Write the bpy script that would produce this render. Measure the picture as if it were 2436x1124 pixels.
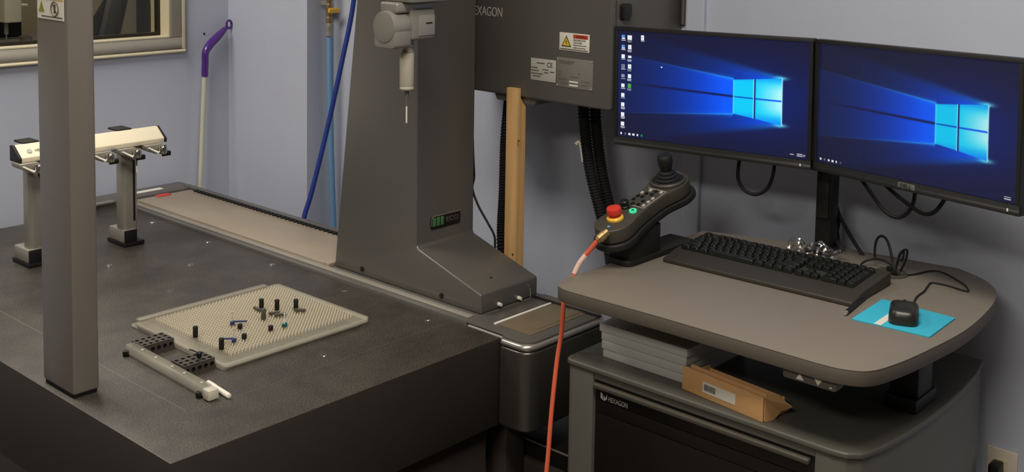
import bpy, bmesh, math, random
import numpy as np
from mathutils import Vector, Matrix
random.seed(7)
for o in list(bpy.data.objects): bpy.data.objects.remove(o, do_unlink=True)
sc = bpy.context.scene
COL = sc.collection
PI = math.pi

# ------------------------------------------------------------------ camera
FPX, CX, CY = 2732.0, 1249.5, 44.7            # focal length and principal point in pixels of the 2436 x 1124 frame
YAW, PITCH, ROLL = 0.726328, 0.0870678, -0.0174743
CAM = Vector((0, 0, 1.75))
fw = Vector((math.cos(YAW)*math.cos(PITCH), math.sin(YAW)*math.cos(PITCH), -math.sin(PITCH)))
rt = Vector((math.sin(YAW), -math.cos(YAW), 0)); dn = fw.cross(rt)
r2 = rt*math.cos(ROLL) + dn*math.sin(ROLL); d2 = -rt*math.sin(ROLL) + dn*math.cos(ROLL)
cd = bpy.data.cameras.new('camera'); cam = bpy.data.objects.new('camera', cd); COL.objects.link(cam)
cd.sensor_fit = 'HORIZONTAL'; cd.sensor_width = 36; cd.lens = FPX/2436*36
cd.shift_x = (1218-CX)/2436; cd.shift_y = (CY-562)/2436; cd.clip_start = .05
Mc = Matrix((r2, -d2, -fw)).transposed().to_4x4(); Mc.translation = CAM
cam.matrix_world = Mc; sc.camera = cam

# ------------------------------------------------------------------ light and exposure
EXPO = 0.0
vs = sc.view_settings
vs.view_transform = 'Standard'; vs.look = 'None'; vs.gamma = 1; vs.use_curve_mapping = False; vs.exposure = EXPO
w = bpy.data.worlds.new('world'); sc.world = w; w.use_nodes = True
w.node_tree.nodes['Background'].inputs[0].default_value = (.55, .6, .7, 1)
w.node_tree.nodes['Background'].inputs[1].default_value = .05
def area(name, loc, sx, sy, power, col, rot=(0, 0, 0)):
    l = bpy.data.lights.new(name, 'AREA'); l.shape = 'RECTANGLE'; l.size = sx; l.size_y = sy; l.energy = power; l.color = col
    o = bpy.data.objects.new(name, l); o.location = loc; o.rotation_euler = rot; COL.objects.link(o); return o
WARM = (1, .93, .82)
area('ceiling_panel_light', (.95, .65, 2.96), .6, 1.2, 52, WARM)
area('ceiling_panel_light', (.95, 3.0, 2.96), .6, 1.2, 48, WARM)
area('ceiling_panel_light', (-1.15, .5, 2.96), .6, 1.2, 52, WARM)
area('ceiling_panel_light', (2.2, 4.9, 2.9), .6, .6, 16, WARM)      # the room behind the window

# ------------------------------------------------------------------ helpers
def lin(c):
    return tuple(((x/255)/12.92 if x/255 <= .04045 else ((x/255+.055)/1.055)**2.4) for x in c)
MATS = {}
def mat(name, col, rough=.5, metal=0, noise=.06, nscale=25, bump=0, bscale=250, trans=0, emit=0, spec=.5, coat=0, stretch=None, ior=1.45):
    m = bpy.data.materials.new(name); m.use_nodes = True; nt = m.node_tree; N = nt.nodes; L = nt.links
    b = N['Principled BSDF']; c = lin(col)
    tc = N.new('ShaderNodeTexCoord'); mp = N.new('ShaderNodeMapping'); L.new(tc.outputs['Object'], mp.inputs[0])
    if stretch: mp.inputs['Scale'].default_value = stretch
    nz = N.new('ShaderNodeTexNoise'); nz.inputs['Scale'].default_value = nscale; nz.inputs['Detail'].default_value = 4
    L.new(mp.outputs[0], nz.inputs['Vector'])
    mx = N.new('ShaderNodeMix'); mx.data_type = 'RGBA'
    mx.inputs['A'].default_value = tuple(x*(1-noise) for x in c)+(1,); mx.inputs['B'].default_value = tuple(min(1, x*(1+noise)) for x in c)+(1,)
    L.new(nz.outputs['Fac'], mx.inputs['Factor']); L.new(mx.outputs['Result'], b.inputs['Base Color'])
    b.inputs['Roughness'].default_value = rough; b.inputs['Metallic'].default_value = metal
    b.inputs['Transmission Weight'].default_value = trans; b.inputs['Specular IOR Level'].default_value = spec
    b.inputs['Coat Weight'].default_value = coat; b.inputs['IOR'].default_value = ior
    if emit:
        L.new(mx.outputs['Result'], b.inputs['Emission Color']); b.inputs['Emission Strength'].default_value = emit
    if bump:
        n2 = N.new('ShaderNodeTexNoise'); n2.inputs['Scale'].default_value = bscale; L.new(mp.outputs[0], n2.inputs['Vector'])
        bp = N.new('ShaderNodeBump'); bp.inputs['Strength'].default_value = bump; bp.inputs['Distance'].default_value = .002
        L.new(n2.outputs['Fac'], bp.inputs['Height']); L.new(bp.outputs[0], b.inputs['Normal'])
    MATS[name] = m; return m

class MB:
    def __init__(s): s.v = []; s.f = []
    def add(s, vs, fs, M=None):
        k = len(s.v)
        s.v += [tuple(M @ Vector(p)) for p in vs] if M else [tuple(p) for p in vs]
        s.f += [tuple(i+k for i in q) for q in fs]; return s
    def box(s, x0, x1, y0, y1, z0, z1, M=None):
        vs = [(x, y, z) for z in (z0, z1) for y in (y0, y1) for x in (x0, x1)]
        return s.add(vs, [(0, 2, 3, 1), (4, 5, 7, 6), (0, 1, 5, 4), (2, 6, 7, 3), (0, 4, 6, 2), (1, 3, 7, 5)], M)
    def prism(s, pts, a, b, axis='z', M=None):
        f = {'z': lambda p, h: (p[0], p[1], h), 'y': lambda p, h: (p[0], h, p[1]), 'x': lambda p, h: (h, p[0], p[1])}[axis]
        n = len(pts); vs = [f(p, a) for p in pts]+[f(p, b) for p in pts]
        return s.add(vs, [tuple(range(n))[::-1], tuple(range(n, 2*n))]+[(i, (i+1) % n, n+(i+1) % n, n+i) for i in range(n)], M)
    def cyl(s, p0, p1, r0, r1=None, n=16, M=None):
        r1 = r0 if r1 is None else r1
        return s.tube([p0, p1], [r0, r1], n, 0, M)
    def tube(s, pts, r, n=8, sub=0, M=None):
        P = [Vector(p) for p in pts]
        if sub and len(P) > 2:
            Q = []
            R = r if isinstance(r, (list, tuple)) else None; RR = []
            for i in range(len(P)-1):
                a = P[max(0, i-1)]; b = P[i]; c = P[i+1]; d = P[min(len(P)-1, i+2)]
                for k in range(sub):
                    t = k/sub
                    Q.append(.5*((2*b)+(c-a)*t+(2*a-5*b+4*c-d)*t*t+(3*b-a-3*c+d)*t**3))
                    if R: RR.append(R[i]*(1-t)+R[i+1]*t)
            Q.append(P[-1])
            if R: RR.append(R[-1]); r = RR
            P = Q
        m = len(P); rr = list(r) if isinstance(r, (list, tuple)) else [r]*m
        T = [(P[min(i+1, m-1)]-P[max(i-1, 0)]).normalized() for i in range(m)]
        u = T[0].orthogonal().normalized(); vs = []; fs = []
        for i in range(m):
            u = (u-T[i]*u.dot(T[i])).normalized(); w2 = T[i].cross(u)
            for k in range(n):
                a = 2*PI*k/n; vs.append(tuple(P[i]+(u*math.cos(a)+w2*math.sin(a))*rr[i]))
        for i in range(m-1):
            for k in range(n):
                fs.append((i*n+k, i*n+(k+1) % n, (i+1)*n+(k+1) % n, (i+1)*n+k))
        fs.append(tuple(range(n))[::-1]); fs.append(tuple(range((m-1)*n, m*n)))
        return s.add(vs, fs, M)
    def lathe(s, prof, c=(0, 0, 0), n=20, M=None):
        vs = []; fs = []; m = len(prof)
        for r, z in prof:
            for k in range(n):
                a = 2*PI*k/n; vs.append((c[0]+r*math.cos(a), c[1]+r*math.sin(a), c[2]+z))
        for i in range(m-1):
            for k in range(n): fs.append((i*n+k, i*n+(k+1) % n, (i+1)*n+(k+1) % n, (i+1)*n+k))
        fs.append(tuple(range(n))[::-1]); fs.append(tuple(range((m-1)*n, m*n)))
        return s.add(vs, fs, M)
    def ell(s, c, r, n=16, m=10, M=None, fn=None):
        vs = []; fs = []
        for i in range(m+1):
            t = PI*i/m-PI/2
            for k in range(n):
                a = 2*PI*k/n; p = (c[0]+r[0]*math.cos(t)*math.cos(a), c[1]+r[1]*math.cos(t)*math.sin(a), c[2]+r[2]*math.sin(t))
                vs.append(fn(p) if fn else p)
        for i in range(m):
            for k in range(n): fs.append((i*n+k, i*n+(k+1) % n, (i+1)*n+(k+1) % n, (i+1)*n+k))
        return s.add(vs, fs, M)
    def xf(s, M):
        s.v = [tuple(M @ Vector(p)) for p in s.v]; return s

W = {}      # world matrix of every root, for parts that are written in world coordinates
def rootm(o):
    while o.parent: o = o.parent
    return W.get(o.name, Matrix())
def mesh(name, mb, mt, bevel=0, seg=2, smooth=35, M=None):
    me = bpy.data.meshes.new(name); me.from_pydata(mb.v, [], mb.f)
    if M is not None: me.transform(M)
    bm = bmesh.new(); bm.from_mesh(me)
    bmesh.ops.remove_doubles(bm, verts=bm.verts, dist=1e-6)
    bmesh.ops.recalc_face_normals(bm, faces=bm.faces)
    if bevel:
        es = [e for e in bm.edges if len(e.link_faces) == 2 and e.calc_face_angle(0) > math.radians(30)]
        bmesh.ops.bevel(bm, geom=es, offset=bevel, segments=seg, profile=.5, affect='EDGES', clamp_overlap=True)
    bm.to_mesh(me); bm.free()
    if smooth:
        me.shade_smooth(); me.set_sharp_from_angle(angle=math.radians(smooth))
    me.materials.append(mt if not isinstance(mt, str) else MATS[mt])
    return me
def sides(o, mt, lim=.5):
    """give the faces that do not look up or down another finish"""
    me = o.data; me.materials.append(MATS[mt])
    for p in me.polygons:
        if abs(p.normal.z) < lim: p.material_index = 1
    return o
def link(name, me, parent=None, label=None):
    o = bpy.data.objects.new(name, me); COL.objects.link(o)
    if parent: o.parent = parent
    if label: o['label'] = label
    return o
def part(name, mb, mt, parent, bevel=0, seg=2, smooth=35, label=None, local=False):
    M = None if local else rootm(parent).inverted()
    return link(name, mesh(name, mb, mt, bevel, seg, smooth, M), parent, label)
def thing(name, label, cat, loc=(0, 0, 0), rotz=0, group=None, kind=None):
    o = bpy.data.objects.new(name, None); o.empty_display_size = .05; COL.objects.link(o)
    o.location = loc; o.rotation_euler = (0, 0, rotz)
    W[o.name] = Matrix.Translation(loc) @ Matrix.Rotation(rotz, 4, 'Z')
    o['label'] = label; o['category'] = cat
    if group: o['group'] = group
    if kind: o['kind'] = kind
    return o
def solo(name, label, cat, mb, mt, bevel=0, seg=2, smooth=35, group=None):
    """a thing that is one mesh; its origin goes to the middle of its base"""
    xs = [p[0] for p in mb.v]; ys = [p[1] for p in mb.v]; zs = [p[2] for p in mb.v]
    c = Vector(((min(xs)+max(xs))/2, (min(ys)+max(ys))/2, min(zs)))
    o = link(name, mesh(name, mb, mt, bevel, seg, smooth, Matrix.Translation(-c))); o.location = c
    W[o.name] = Matrix.Translation(c)
    o['label'] = label; o['category'] = cat
    if group: o['group'] = group
    return o
def struct(name, mb, mt, parent=None, bevel=0, smooth=0):
    o = link(name, mesh(name, mb, mt, bevel, 2, smooth), parent)
    if not parent: o['kind'] = 'structure'
    return o
def frame(o, right, up):
    r = Vector(right).normalized(); u = Vector(up).normalized(); n = r.cross(u)
    M = Matrix((r, u, n)).transposed().to_4x4(); M.translation = o; return M
def text(body, parent, o, right, up, wd, ht, mt, name='lettering', depth=.0008, label=None):
    """lettering whose lower left corner is at o, fitted to a width and height"""
    cu = bpy.data.curves.new('t', 'FONT'); cu.body = body; cu.extrude = .01
    t = bpy.data.objects.new('t', cu); COL.objects.link(t)
    me = bpy.data.meshes.new_from_object(t.evaluated_get(bpy.context.evaluated_depsgraph_get()))
    bpy.data.objects.remove(t, do_unlink=True)
    co = np.empty(len(me.vertices)*3); me.vertices.foreach_get('co', co); co = co.reshape(-1, 3)
    mn = co.min(0); mx = co.max(0)
    co[:, 0] = (co[:, 0]-mn[0])/(mx[0]-mn[0])*wd; co[:, 1] = (co[:, 1]-mn[1])/(mx[1]-mn[1])*ht; co[:, 2] = (co[:, 2]-mn[2])/(mx[2]-mn[2])*depth
    me.vertices.foreach_set('co', co.ravel()); me.transform(rootm(parent).inverted() @ frame(o, right, up)); me.update()
    me.name = name; me.materials.append(MATS[mt]); return link(name, me, parent, label)
def rpoly(pts, r, n=6):
    """polygon with rounded corners; r is one radius or one for each corner"""
    out = []; m = len(pts); rr = r if isinstance(r, (list, tuple)) else [r]*m
    for i in range(m):
        p = Vector(pts[i]).to_2d() if len(pts[i]) > 2 else Vector(pts[i]); a = Vector(pts[i-1]); b = Vector(pts[(i+1) % m])
        if rr[i] <= 0: out.append(tuple(p)); continue
        da = (a-p).normalized(); db = (b-p).normalized(); ang = da.angle(db); d = min(rr[i]/math.tan(ang/2), (a-p).length*.49, (b-p).length*.49)
        s = p+da*d; e = p+db*d
        for k in range(n+1):
            t = k/n; out.append(tuple(s*(1-t)**2+p*2*t*(1-t)+e*t*t))
    return out
def ray(u, v):
    return r2*((u-CX)/FPX)+d2*((v-CY)/FPX)+fw
def at(u, v, axis, val):
    """the point on the plane axis = val that is seen at a pixel of the photograph"""
    d = ray(u, v); k = 'xyz'.index(axis); return CAM+d*((val-CAM[k])/d[k])
def catmull(pts, sub=6, closed=True):
    P = [Vector(p) for p in pts]; n = len(P); out = []
    for i in range(n if closed else n-1):
        a, b, c, d = P[i-1], P[i], P[(i+1) % n], P[(i+2) % n]
        if not closed: a = P[max(0, i-1)]; d = P[min(n-1, i+2)]
        for k in range(sub):
            t = k/sub; out.append(tuple(.5*((2*b)+(c-a)*t+(2*a-5*b+4*c-d)*t*t+(3*b-a-3*c+d)*t**3)))
    return out

# ------------------------------------------------------------------ materials
mat('dim_wall', (104, 100, 94), .8, noise=.03)
mat('wall_paint', (186, 191, 207), .75, noise=.03, nscale=4, bump=.15, bscale=300)
mat('ceiling_tile', (215, 212, 205), .9, noise=.03)
mat('floor_vinyl', (92, 86, 78), .5, noise=.12, nscale=18)
mat('trim_cream', (206, 196, 168), .5, noise=.04)
mat('frame_beige', (138, 133, 124), .55, noise=.04)
mat('gasket', (30, 26, 20), .6)
mat('beige_wall', (160, 146, 118), .8, noise=.04)
mat('cover_grey', (104, 101, 96), .36, .4, noise=.03, nscale=8, bump=.05, bscale=900)
mat('post_grey', (126, 119, 111), .34, .25, noise=.03, nscale=8)
mat('satin_dark', (96, 93, 87), .3, .75, noise=.03)
mat('silver_satin', (158, 152, 142), .34, .35, noise=.04)
mat('probe_grey', (146, 141, 132), .38, .3, noise=.04)
mat('chrome', (205, 202, 196), .15, 1, noise=.02)
mat('steel_plate', (172, 158, 139), .36, .4, noise=.12, nscale=14, stretch=(1, .35, 1))
mat('black_plastic', (20, 19, 18), .45, noise=.1)
mat('black_soft', (26, 25, 23), .6, noise=.1)
mat('near_black', (13, 12, 11), .55, noise=.1)
mat('dark_stand', (54, 47, 41), .6, noise=.1)
mat('rubber', (16, 16, 17), .7, noise=.1)
mat('white_print', (225, 220, 208), .5, noise=.02)
mat('probe_ivory', (176, 170, 154), .45, noise=.04)
mat('ivory', (226, 216, 190), .45, noise=.03)
mat('grey_print', (178, 174, 166), .5, noise=.02)
mat('red_print', (186, 68, 42), .5, noise=.03)
mat('yellow_print', (222, 182, 40), .5, noise=.03)
mat('black_print', (24, 22, 18), .6, noise=.05)
mat('olive_print', (150, 138, 60), .5, noise=.05)
mat('brown_print', (84, 66, 52), .5, noise=.05)
mat('plate_alu', (150, 146, 138), .4, .5, noise=.05, nscale=60)
mat('green_cell', (70, 120, 72), .4, noise=.1)
mat('red_tape', (196, 62, 58), .5, noise=.06)
mat('purple', (78, 42, 128), .25, noise=.06, coat=.4)
mat('pole_white', (206, 206, 186), .35, .2, noise=.04)
mat('hose_light', (112, 156, 196), .45, noise=.05)
mat('hose_dark', (28, 52, 132), .4, noise=.08)
mat('brass', (176, 150, 104), .3, .8, noise=.08)
mat('valve_yellow', (236, 186, 60), .35, noise=.04)
mat('pine', (204, 162, 108), .65, noise=.22, nscale=16, stretch=(6, 6, .35), bump=.2, bscale=60)
mat('pine_knot', (104, 70, 40), .7, noise=.2)
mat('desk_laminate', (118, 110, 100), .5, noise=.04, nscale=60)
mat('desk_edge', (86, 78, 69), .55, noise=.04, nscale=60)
mat('lip_metal', (205, 201, 192), .27, .8, noise=.02)
mat('bronze_plate', (128, 114, 92), .4, .4, noise=.1, nscale=14)
mat('cabinet_grey', (88, 87, 80), .4, .15, noise=.03)
mat('drawer_black', (19, 17, 15), .35, noise=.05)
mat('cardboard', (212, 164, 110), .8, noise=.08, nscale=30, bump=.15, bscale=120)
mat('binder_grey', (184, 184, 178), .6, noise=.05)
mat('orange_cable', (226, 104, 74), .5, noise=.04)
mat('cable_sleeve', (222, 190, 176), .5, noise=.04)
mat('pendant_body', (66, 62, 54), .5, noise=.05)
mat('red_button', (206, 58, 46), .4, noise=.03)
mat('green_button', (60, 214, 148), .4, noise=.03, emit=.5)
mat('key_black', (24, 27, 25), .3, noise=.1)
mat('kb_body', (50, 46, 40), .55, noise=.05)
mat('mat_teal', (52, 172, 200), .7, noise=.04)
mat('mouse_black', (36, 35, 32), .32, noise=.05)
mat('bezel', (30, 29, 28), .5, noise=.05)
mat('dell_badge', (110, 110, 106), .4, .3, noise=.03)
mat('pin_plastic', (184, 175, 155), .4, noise=.05)
mat('block_steel', (86, 82, 76), .42, .5, noise=.08)
mat('block_hole', (20, 18, 16), .7)
mat('peg_black', (22, 19, 14), .55, noise=.1)
mat('peg_grey', (78, 74, 62), .5, noise=.08)
mat('clamp_blue', (44, 56, 100), .45, noise=.06)
mat('clamp_teal', (20, 92, 92), .45, noise=.06)
mat('outlet_white', (214, 202, 184), .45, noise=.03)
mat('lab_grey', (96, 92, 84), .6, noise=.05)
mat('lab_dark', (40, 36, 34), .7, noise=.05)

mat('granite_side', (44, 39, 34), .6, noise=.12, nscale=40)
def granite():
    m = mat('granite', (40, 38, 36), .5, noise=.1, nscale=6, ior=1.6); nt = m.node_tree; N = nt.nodes; L = nt.links
    b = N['Principled BSDF']; tc = N['Texture Coordinate']
    n1 = N.new('ShaderNodeTexNoise'); n1.inputs['Scale'].default_value = 260; n1.inputs['Detail'].default_value = 3
    n2 = N.new('ShaderNodeTexNoise'); n2.inputs['Scale'].default_value = 14; n2.inputs['Detail'].default_value = 6
    L.new(tc.outputs['Object'], n1.inputs['Vector']); L.new(tc.outputs['Object'], n2.inputs['Vector'])
    r1 = N.new('ShaderNodeValToRGB'); r1.color_ramp.elements[0].position = .38; r1.color_ramp.elements[1].position = .72
    r1.color_ramp.elements[0].color = lin((35, 32, 28))+(1,); r1.color_ramp.elements[1].color = lin((82, 76, 67))+(1,)
    L.new(n1.outputs['Fac'], r1.inputs['Fac'])
    r3 = N.new('ShaderNodeValToRGB'); r3.color_ramp.elements[0].position = .3; r3.color_ramp.elements[1].position = .7
    r3.color_ramp.elements[0].color = (.62, .61, .60, 1); r3.color_ramp.elements[1].color = (1.25, 1.22, 1.18, 1)
    L.new(n2.outputs['Fac'], r3.inputs['Fac'])
    mx = N.new('ShaderNodeMix'); mx.data_type = 'RGBA'; mx.blend_type = 'MULTIPLY'; mx.inputs['Factor'].default_value = 1
    L.new(r1.outputs[0], mx.inputs['A']); L.new(r3.outputs[0], mx.inputs['B']); L.new(mx.outputs['Result'], b.inputs['Base Color'])
granite()
def glass(name, gloss=.06, tint=(.96, .97, .96)):
    m = bpy.data.materials.new(name); m.use_nodes = True; nt = m.node_tree; N = nt.nodes; L = nt.links
    N.remove(N['Principled BSDF'])
    t = N.new('ShaderNodeBsdfTransparent'); t.inputs[0].default_value = tint+(1,)
    g = N.new('ShaderNodeBsdfGlossy'); g.inputs['Roughness'].default_value = .08
    lw = N.new('ShaderNodeLayerWeight'); lw.inputs['Blend'].default_value = .25
    mu = N.new('ShaderNodeMath'); mu.operation = 'MULTIPLY_ADD'; mu.inputs[1].default_value = .5; mu.inputs[2].default_value = gloss
    L.new(lw.outputs['Fresnel'], mu.inputs[0])
    mx = N.new('ShaderNodeMixShader'); L.new(mu.outputs[0], mx.inputs[0]); L.new(t.outputs[0], mx.inputs[1]); L.new(g.outputs[0], mx.inputs[2])
    L.new(mx.outputs[0], N['Material Output'].inputs[0]); MATS[name] = m
def acrylic(name, col, thru, rough):
    m = mat(name, col, rough, noise=.06, nscale=40); N = m.node_tree.nodes; L = m.node_tree.links
    t = N.new('ShaderNodeBsdfTransparent'); t.inputs[0].default_value = (.97, .96, .93, 1); mx = N.new('ShaderNodeMixShader'); mx.inputs[0].default_value = thru
    L.new(N['Principled BSDF'].outputs[0], mx.inputs[1]); L.new(t.outputs[0], mx.inputs[2]); L.new(mx.outputs[0], N['Material Output'].inputs[0])
acrylic('frosted', (206, 200, 184), .12, .45); acrylic('clear_plate', (190, 184, 168), .74, .2); acrylic('acrylic', (206, 202, 190), .55, .25)
glass('window_glass', .02); glass('clear_film', .1, (.93, .93, .92))
def screen_mat():
    m = bpy.data.materials.new('screen'); m.use_nodes = True; N = m.node_tree.nodes; b = N['Principled BSDF']
    a = N.new('ShaderNodeAttribute'); a.attribute_name = 'picture'
    b.inputs['Base Color'].default_value = (.004, .004, .006, 1); b.inputs['Roughness'].default_value = .35
    m.node_tree.links.new(a.outputs['Color'], b.inputs['Emission Color']); b.inputs['Emission Strength'].default_value = 1.0/2**EXPO
    MATS['screen'] = m
screen_mat()

# ================================================================== THE ROOM
XW, YW, ZC = 2.62, 3.73, 3.0
struct('floor', MB().box(-2.5, 3.6, -2.2, 6.1, -.05, 0), 'floor_vinyl')
struct('ceiling', MB().box(-2.5, 3.6, -2.2, 6.1, ZC, ZC+.05), 'ceiling_tile')
struct('wall_right', MB().box(XW, XW+.12, -2.2, YW+.12, 0, ZC), 'wall_paint')
struct('wall_back', MB().box(-2.62, -2.5, -2.2, YW+.12, 0, ZC), 'dim_wall')
struct('wall_near', MB().box(-2.5, XW, -2.32, -2.2, 0, ZC), 'dim_wall')
WX0, WX1, WZ0, WZ1 = -.6, 2.25, 1.296, 2.3      # the window opening
m = MB(); m.box(-2.5, WX0, YW, YW+.12, 0, ZC); m.box(WX1, XW, YW, YW+.12, 0, ZC); m.box(WX0, WX1, YW, YW+.12, 0, WZ0); m.box(WX0, WX1, YW, YW+.12, WZ1, ZC)
struct('wall_left', m, 'wall_paint')
struct('wall_corner', MB().box(2.5, XW, 3.248, YW, 0, ZC), 'wall_paint')
struct('trim_1', MB().box(2.604, XW, 1.676, 1.732, 0, ZC), 'wall_paint', bevel=.003)
# window with frame, caulk line, gasket and pane
def ring(x0, x1, z0, z1, wd, y0, y1):
    m = MB(); m.box(x0, x1, y0, y1, z0, z0+wd); m.box(x0, x1, y0, y1, z1-wd, z1); m.box(x0, x0+wd, y0, y1, z0+wd, z1-wd); m.box(x1-wd, x1, y0, y1, z0+wd, z1-wd); return m
win = bpy.data.objects.new('window_1', None); COL.objects.link(win); win['kind'] = 'structure'; win.location = (1, YW, 1.3); W[win.name] = Matrix.Translation((1, YW, 1.3))
part('window_frame', ring(WX0-.043, WX1+.043, WZ0-.043, WZ1+.043, .043, YW-.014, YW), 'frame_beige', win, .002)
part('window_edge', ring(WX0-.056, WX1+.056, WZ0-.056, WZ1+.056, .013, YW-.018, YW), 'trim_cream', win, .003)
part('jamb', ring(WX0, WX1, WZ0, WZ1, .004, YW-.004, YW+.12), 'trim_cream', win)
part('gasket', ring(WX0+.004, WX1-.004, WZ0+.004, WZ1-.004, .012, YW+.055, YW+.075), 'gasket', win)
part('pane', MB().box(WX0+.015, WX1-.015, YW+.063, YW+.067, WZ0+.015, WZ1-.015), 'window_glass', win)

# ------------------------------------------------------------------ the room seen through the window
struct('wall_far', MB().box(-1, 3.5, 5.6, 5.7, 0, ZC), 'beige_wall')
struct('wall_far_side', MB().box(3.3, 3.4, YW+.12, 5.6, 0, ZC), 'beige_wall')
struct('wall_far_left', MB().box(-1.1, -1, YW+.12, 5.6, 0, ZC), 'beige_wall')
d = bpy.data.objects.new('door_1', None); COL.objects.link(d); d['kind'] = 'structure'; d.location = (3.2, 5.56, 0); W[d.name] = Matrix.Translation((3.2, 5.56, 0))
part('door_leaf', MB().box(3.17, 3.3, 5.5, 5.58, 0, 2.1), 'lab_dark', d)
part('door_handle', MB().cyl((3.19, 5.48, 1.34), (3.205, 5.48, 1.25), .006), 'silver_satin', d)
t = thing('measuring_machine', 'cream and black measuring machine on a dark table seen through the window', 'machine', (2.0, 4.7, 0))
part('table', MB().box(1.5, 2.42, 4.3, 5.1, 0, 1.165), 'lab_dark', t, .01)
part('table_top', MB().box(1.5, 2.44, 4.28, 5.12, 1.165, 1.19), 'lab_grey', t, .004)
part('backdrop', MB().box(1.4, 2.30, 5.02, 5.10, 1.19, 2.4), 'near_black', t, .004)
part('head', MB().box(1.972, 2.042, 4.45, 4.85, 1.31, 2.4), 'ivory', t, .008)
part('crossbar', MB().box(1.9, 2.3, 4.95, 4.985, 1.325, 1.34), 'ivory', t, .003)
m = MB().cyl((2.0, 4.5, 1.31), (2.0, 4.5, 1.262), .008); m.cyl((2.0, 4.5, 1.262), (2.0, 4.5, 1.205), .003)
part('probe', m, 'silver_satin', t)
p = at(62, 105, 'z', 1.19)
solo('steel_pot', 'small round steel pot on the dark table behind the window', 'pot', MB().lathe([(.0, 0), (.024, 0), (.025, .002), (.025, .034), (.022, .034), (.022, .006), (0, .006)], (p.x, p.y, 1.19), 24), 'silver_satin')
# tilted grey screen behind the window
t = thing('tilted_display', 'grey tilted display on a stand seen through the window', 'display', (2.55, 4.75, 0))
M = Matrix.Translation((2.58, 4.72, 1.30)) @ Matrix.Rotation(.35, 4, 'Z') @ Matrix.Rotation(.28, 4, 'X')
part('panel', MB().box(-.06, .05, -.015, .015, -.16, .11, M), 'lab_grey', t, .006)
part('back_wedge', MB().prism([(0, -.16), (.09, -.16), (0, .09)], -.06, .02, 'x', M @ Matrix.Translation((-.005, .016, 0))), 'lab_dark', t, .004)
part('stand', MB().box(2.5, 2.66, 4.7, 4.9, 0, 1.16), 'lab_dark', t, .01)

# ================================================================== MEASURING MACHINE
ZG = .75
cmm = thing('coordinate_measuring_machine', 'large grey bridge measuring machine with black granite table and hanging probe', 'measuring machine', (1.6, 2.7, 0))
gt = part('granite_table', MB().box(1.083, 1.966, 1.806, 3.575, .535, ZG), 'granite', cmm, .0025, 2)
sides(gt, 'granite_side')
for x, y in [(1.603, 2.02), (1.929, 2.02), (1.929, 2.343), (1.603, 2.665), (1.929, 2.666), (1.766, 2.829), (1.603, 2.985), (1.929, 2.991), (1.766, 3.15), (1.766, 2.51), (1.603, 3.31), (1.929, 3.31)]:
    part('threaded_insert', MB().lathe([(.0, .0002), (.0035, .0002), (.0035, .0012), (.0075, .0012), (.0085, 0)], (x, y, ZG), 16), 'chrome', gt)
m = MB().box(1.2246, 1.2256, 1.985, 3.5, ZG-.001, ZG+.0003); part('scribe_line', m, 'plate_alu', gt, label='thin light line scribed along the granite')
m = MB().box(1.2245, 1.95, 1.9695, 1.9705, ZG-.001, ZG+.0003); part('scribe_line', m, 'lab_grey', gt)
part('stand', MB().box(1.13, 1.955, 1.835, 3.52, 0, .535), 'dark_stand', cmm, .01)
# guide beam on the right of the table
part('guide_beam', MB().box(1.972, 2.262, 1.93, 3.57, .56, .757), 'cover_grey', cmm, .003)
part('guide_cover', MB().box(2.013, 2.224, 2.535, 3.558, .757, .766), 'steel_plate', cmm, .002)
part('edge_rail', MB().box(1.99, 2.0125, 1.94, 3.575, .757, .7605), 'silver_satin', cmm, .0008)
part('cover_lip', MB().box(2.013, 2.224, 2.514, 2.534, .757, .7672), 'steel_plate', cmm, .0008)
part('back_rail', MB().box(2.232, 2.256, 1.95, 3.62, .757, .771), 'cover_grey', cmm, .002)
rk = MB(); rk.box(2.2245, 2.2315, 2.3, 3.53, .757, .7705)
y = 2.3
while y < 3.53:
    rk.box(2.213, 2.2250, y, y+.011, .7655, .7705); y += .022
part('toothed_belt', rk, 'rubber', cmm, smooth=0)
part('end_housing', MB().prism(rpoly([(1.88, 3.58), (2.262, 3.58), (2.262, 3.69), (1.88, 3.69)], .02), .56, .768, 'z'), 'cover_grey', cmm, .004)
part('label_strip', MB().box(2.035, 2.155, 3.622, 3.645, .768, .770), 'white_print', cmm)
part('tape', MB().box(2.085, 2.135, 3.535, 3.562, .766, .7685), 'red_tape', cmm, .0005)
part('corner_plate', MB().box(1.86, 1.945, 3.577, 3.60, .762, .7695), 'plate_alu', cmm, .001)
# rounded near end of the guide
hp = rpoly([(1.972, 1.93), (1.972, 1.802), (1.955, 1.802), (1.955, 1.708), (2.275, 1.708), (2.275, 1.93)], [0, 0, 0, .062, .062, 0], 10)
part('guide_end_cover', MB().prism(hp, .54, .735, 'z'), 'satin_dark', cmm, .006, 3, 50)
part('guide_end_lip', MB().prism([(x_, y_) for x_, y_ in hp], .7355, .752, 'z'), 'lip_metal', cmm, .010, 4, 60, label='bright rounded metal lip')
part('guide_end_top', MB().prism(rpoly([(1.974, 1.93), (1.974, 1.80), (1.963, 1.80), (1.963, 1.716), (2.267, 1.716), (2.267, 1.93)], [0, 0, 0, .056, .056, 0], 10), .752, .757, 'z'), 'cover_grey', cmm, .001)
part('cover_plate', MB().box(2.01, 2.222, 1.752, 1.858, .757, .7585), 'bronze_plate', cmm, .0005)
part('cover_plate', MB().box(2.05, 2.222, 1.765, 1.80, .7585, .7597), 'bronze_plate', cmm, .0005)
part('white_strip', MB().box(2.006, 2.218, 1.862, 1.868, .757, .7605), 'white_print', cmm, .0005)
part('belt_end', MB().box(2.222, 2.232, 1.71, 2.3, .757, .7605), 'rubber', cmm)
part('leg', MB().box(2.006, 2.074, 1.82, 1.888, 0, .545), 'dark_stand', cmm, .004)
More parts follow.
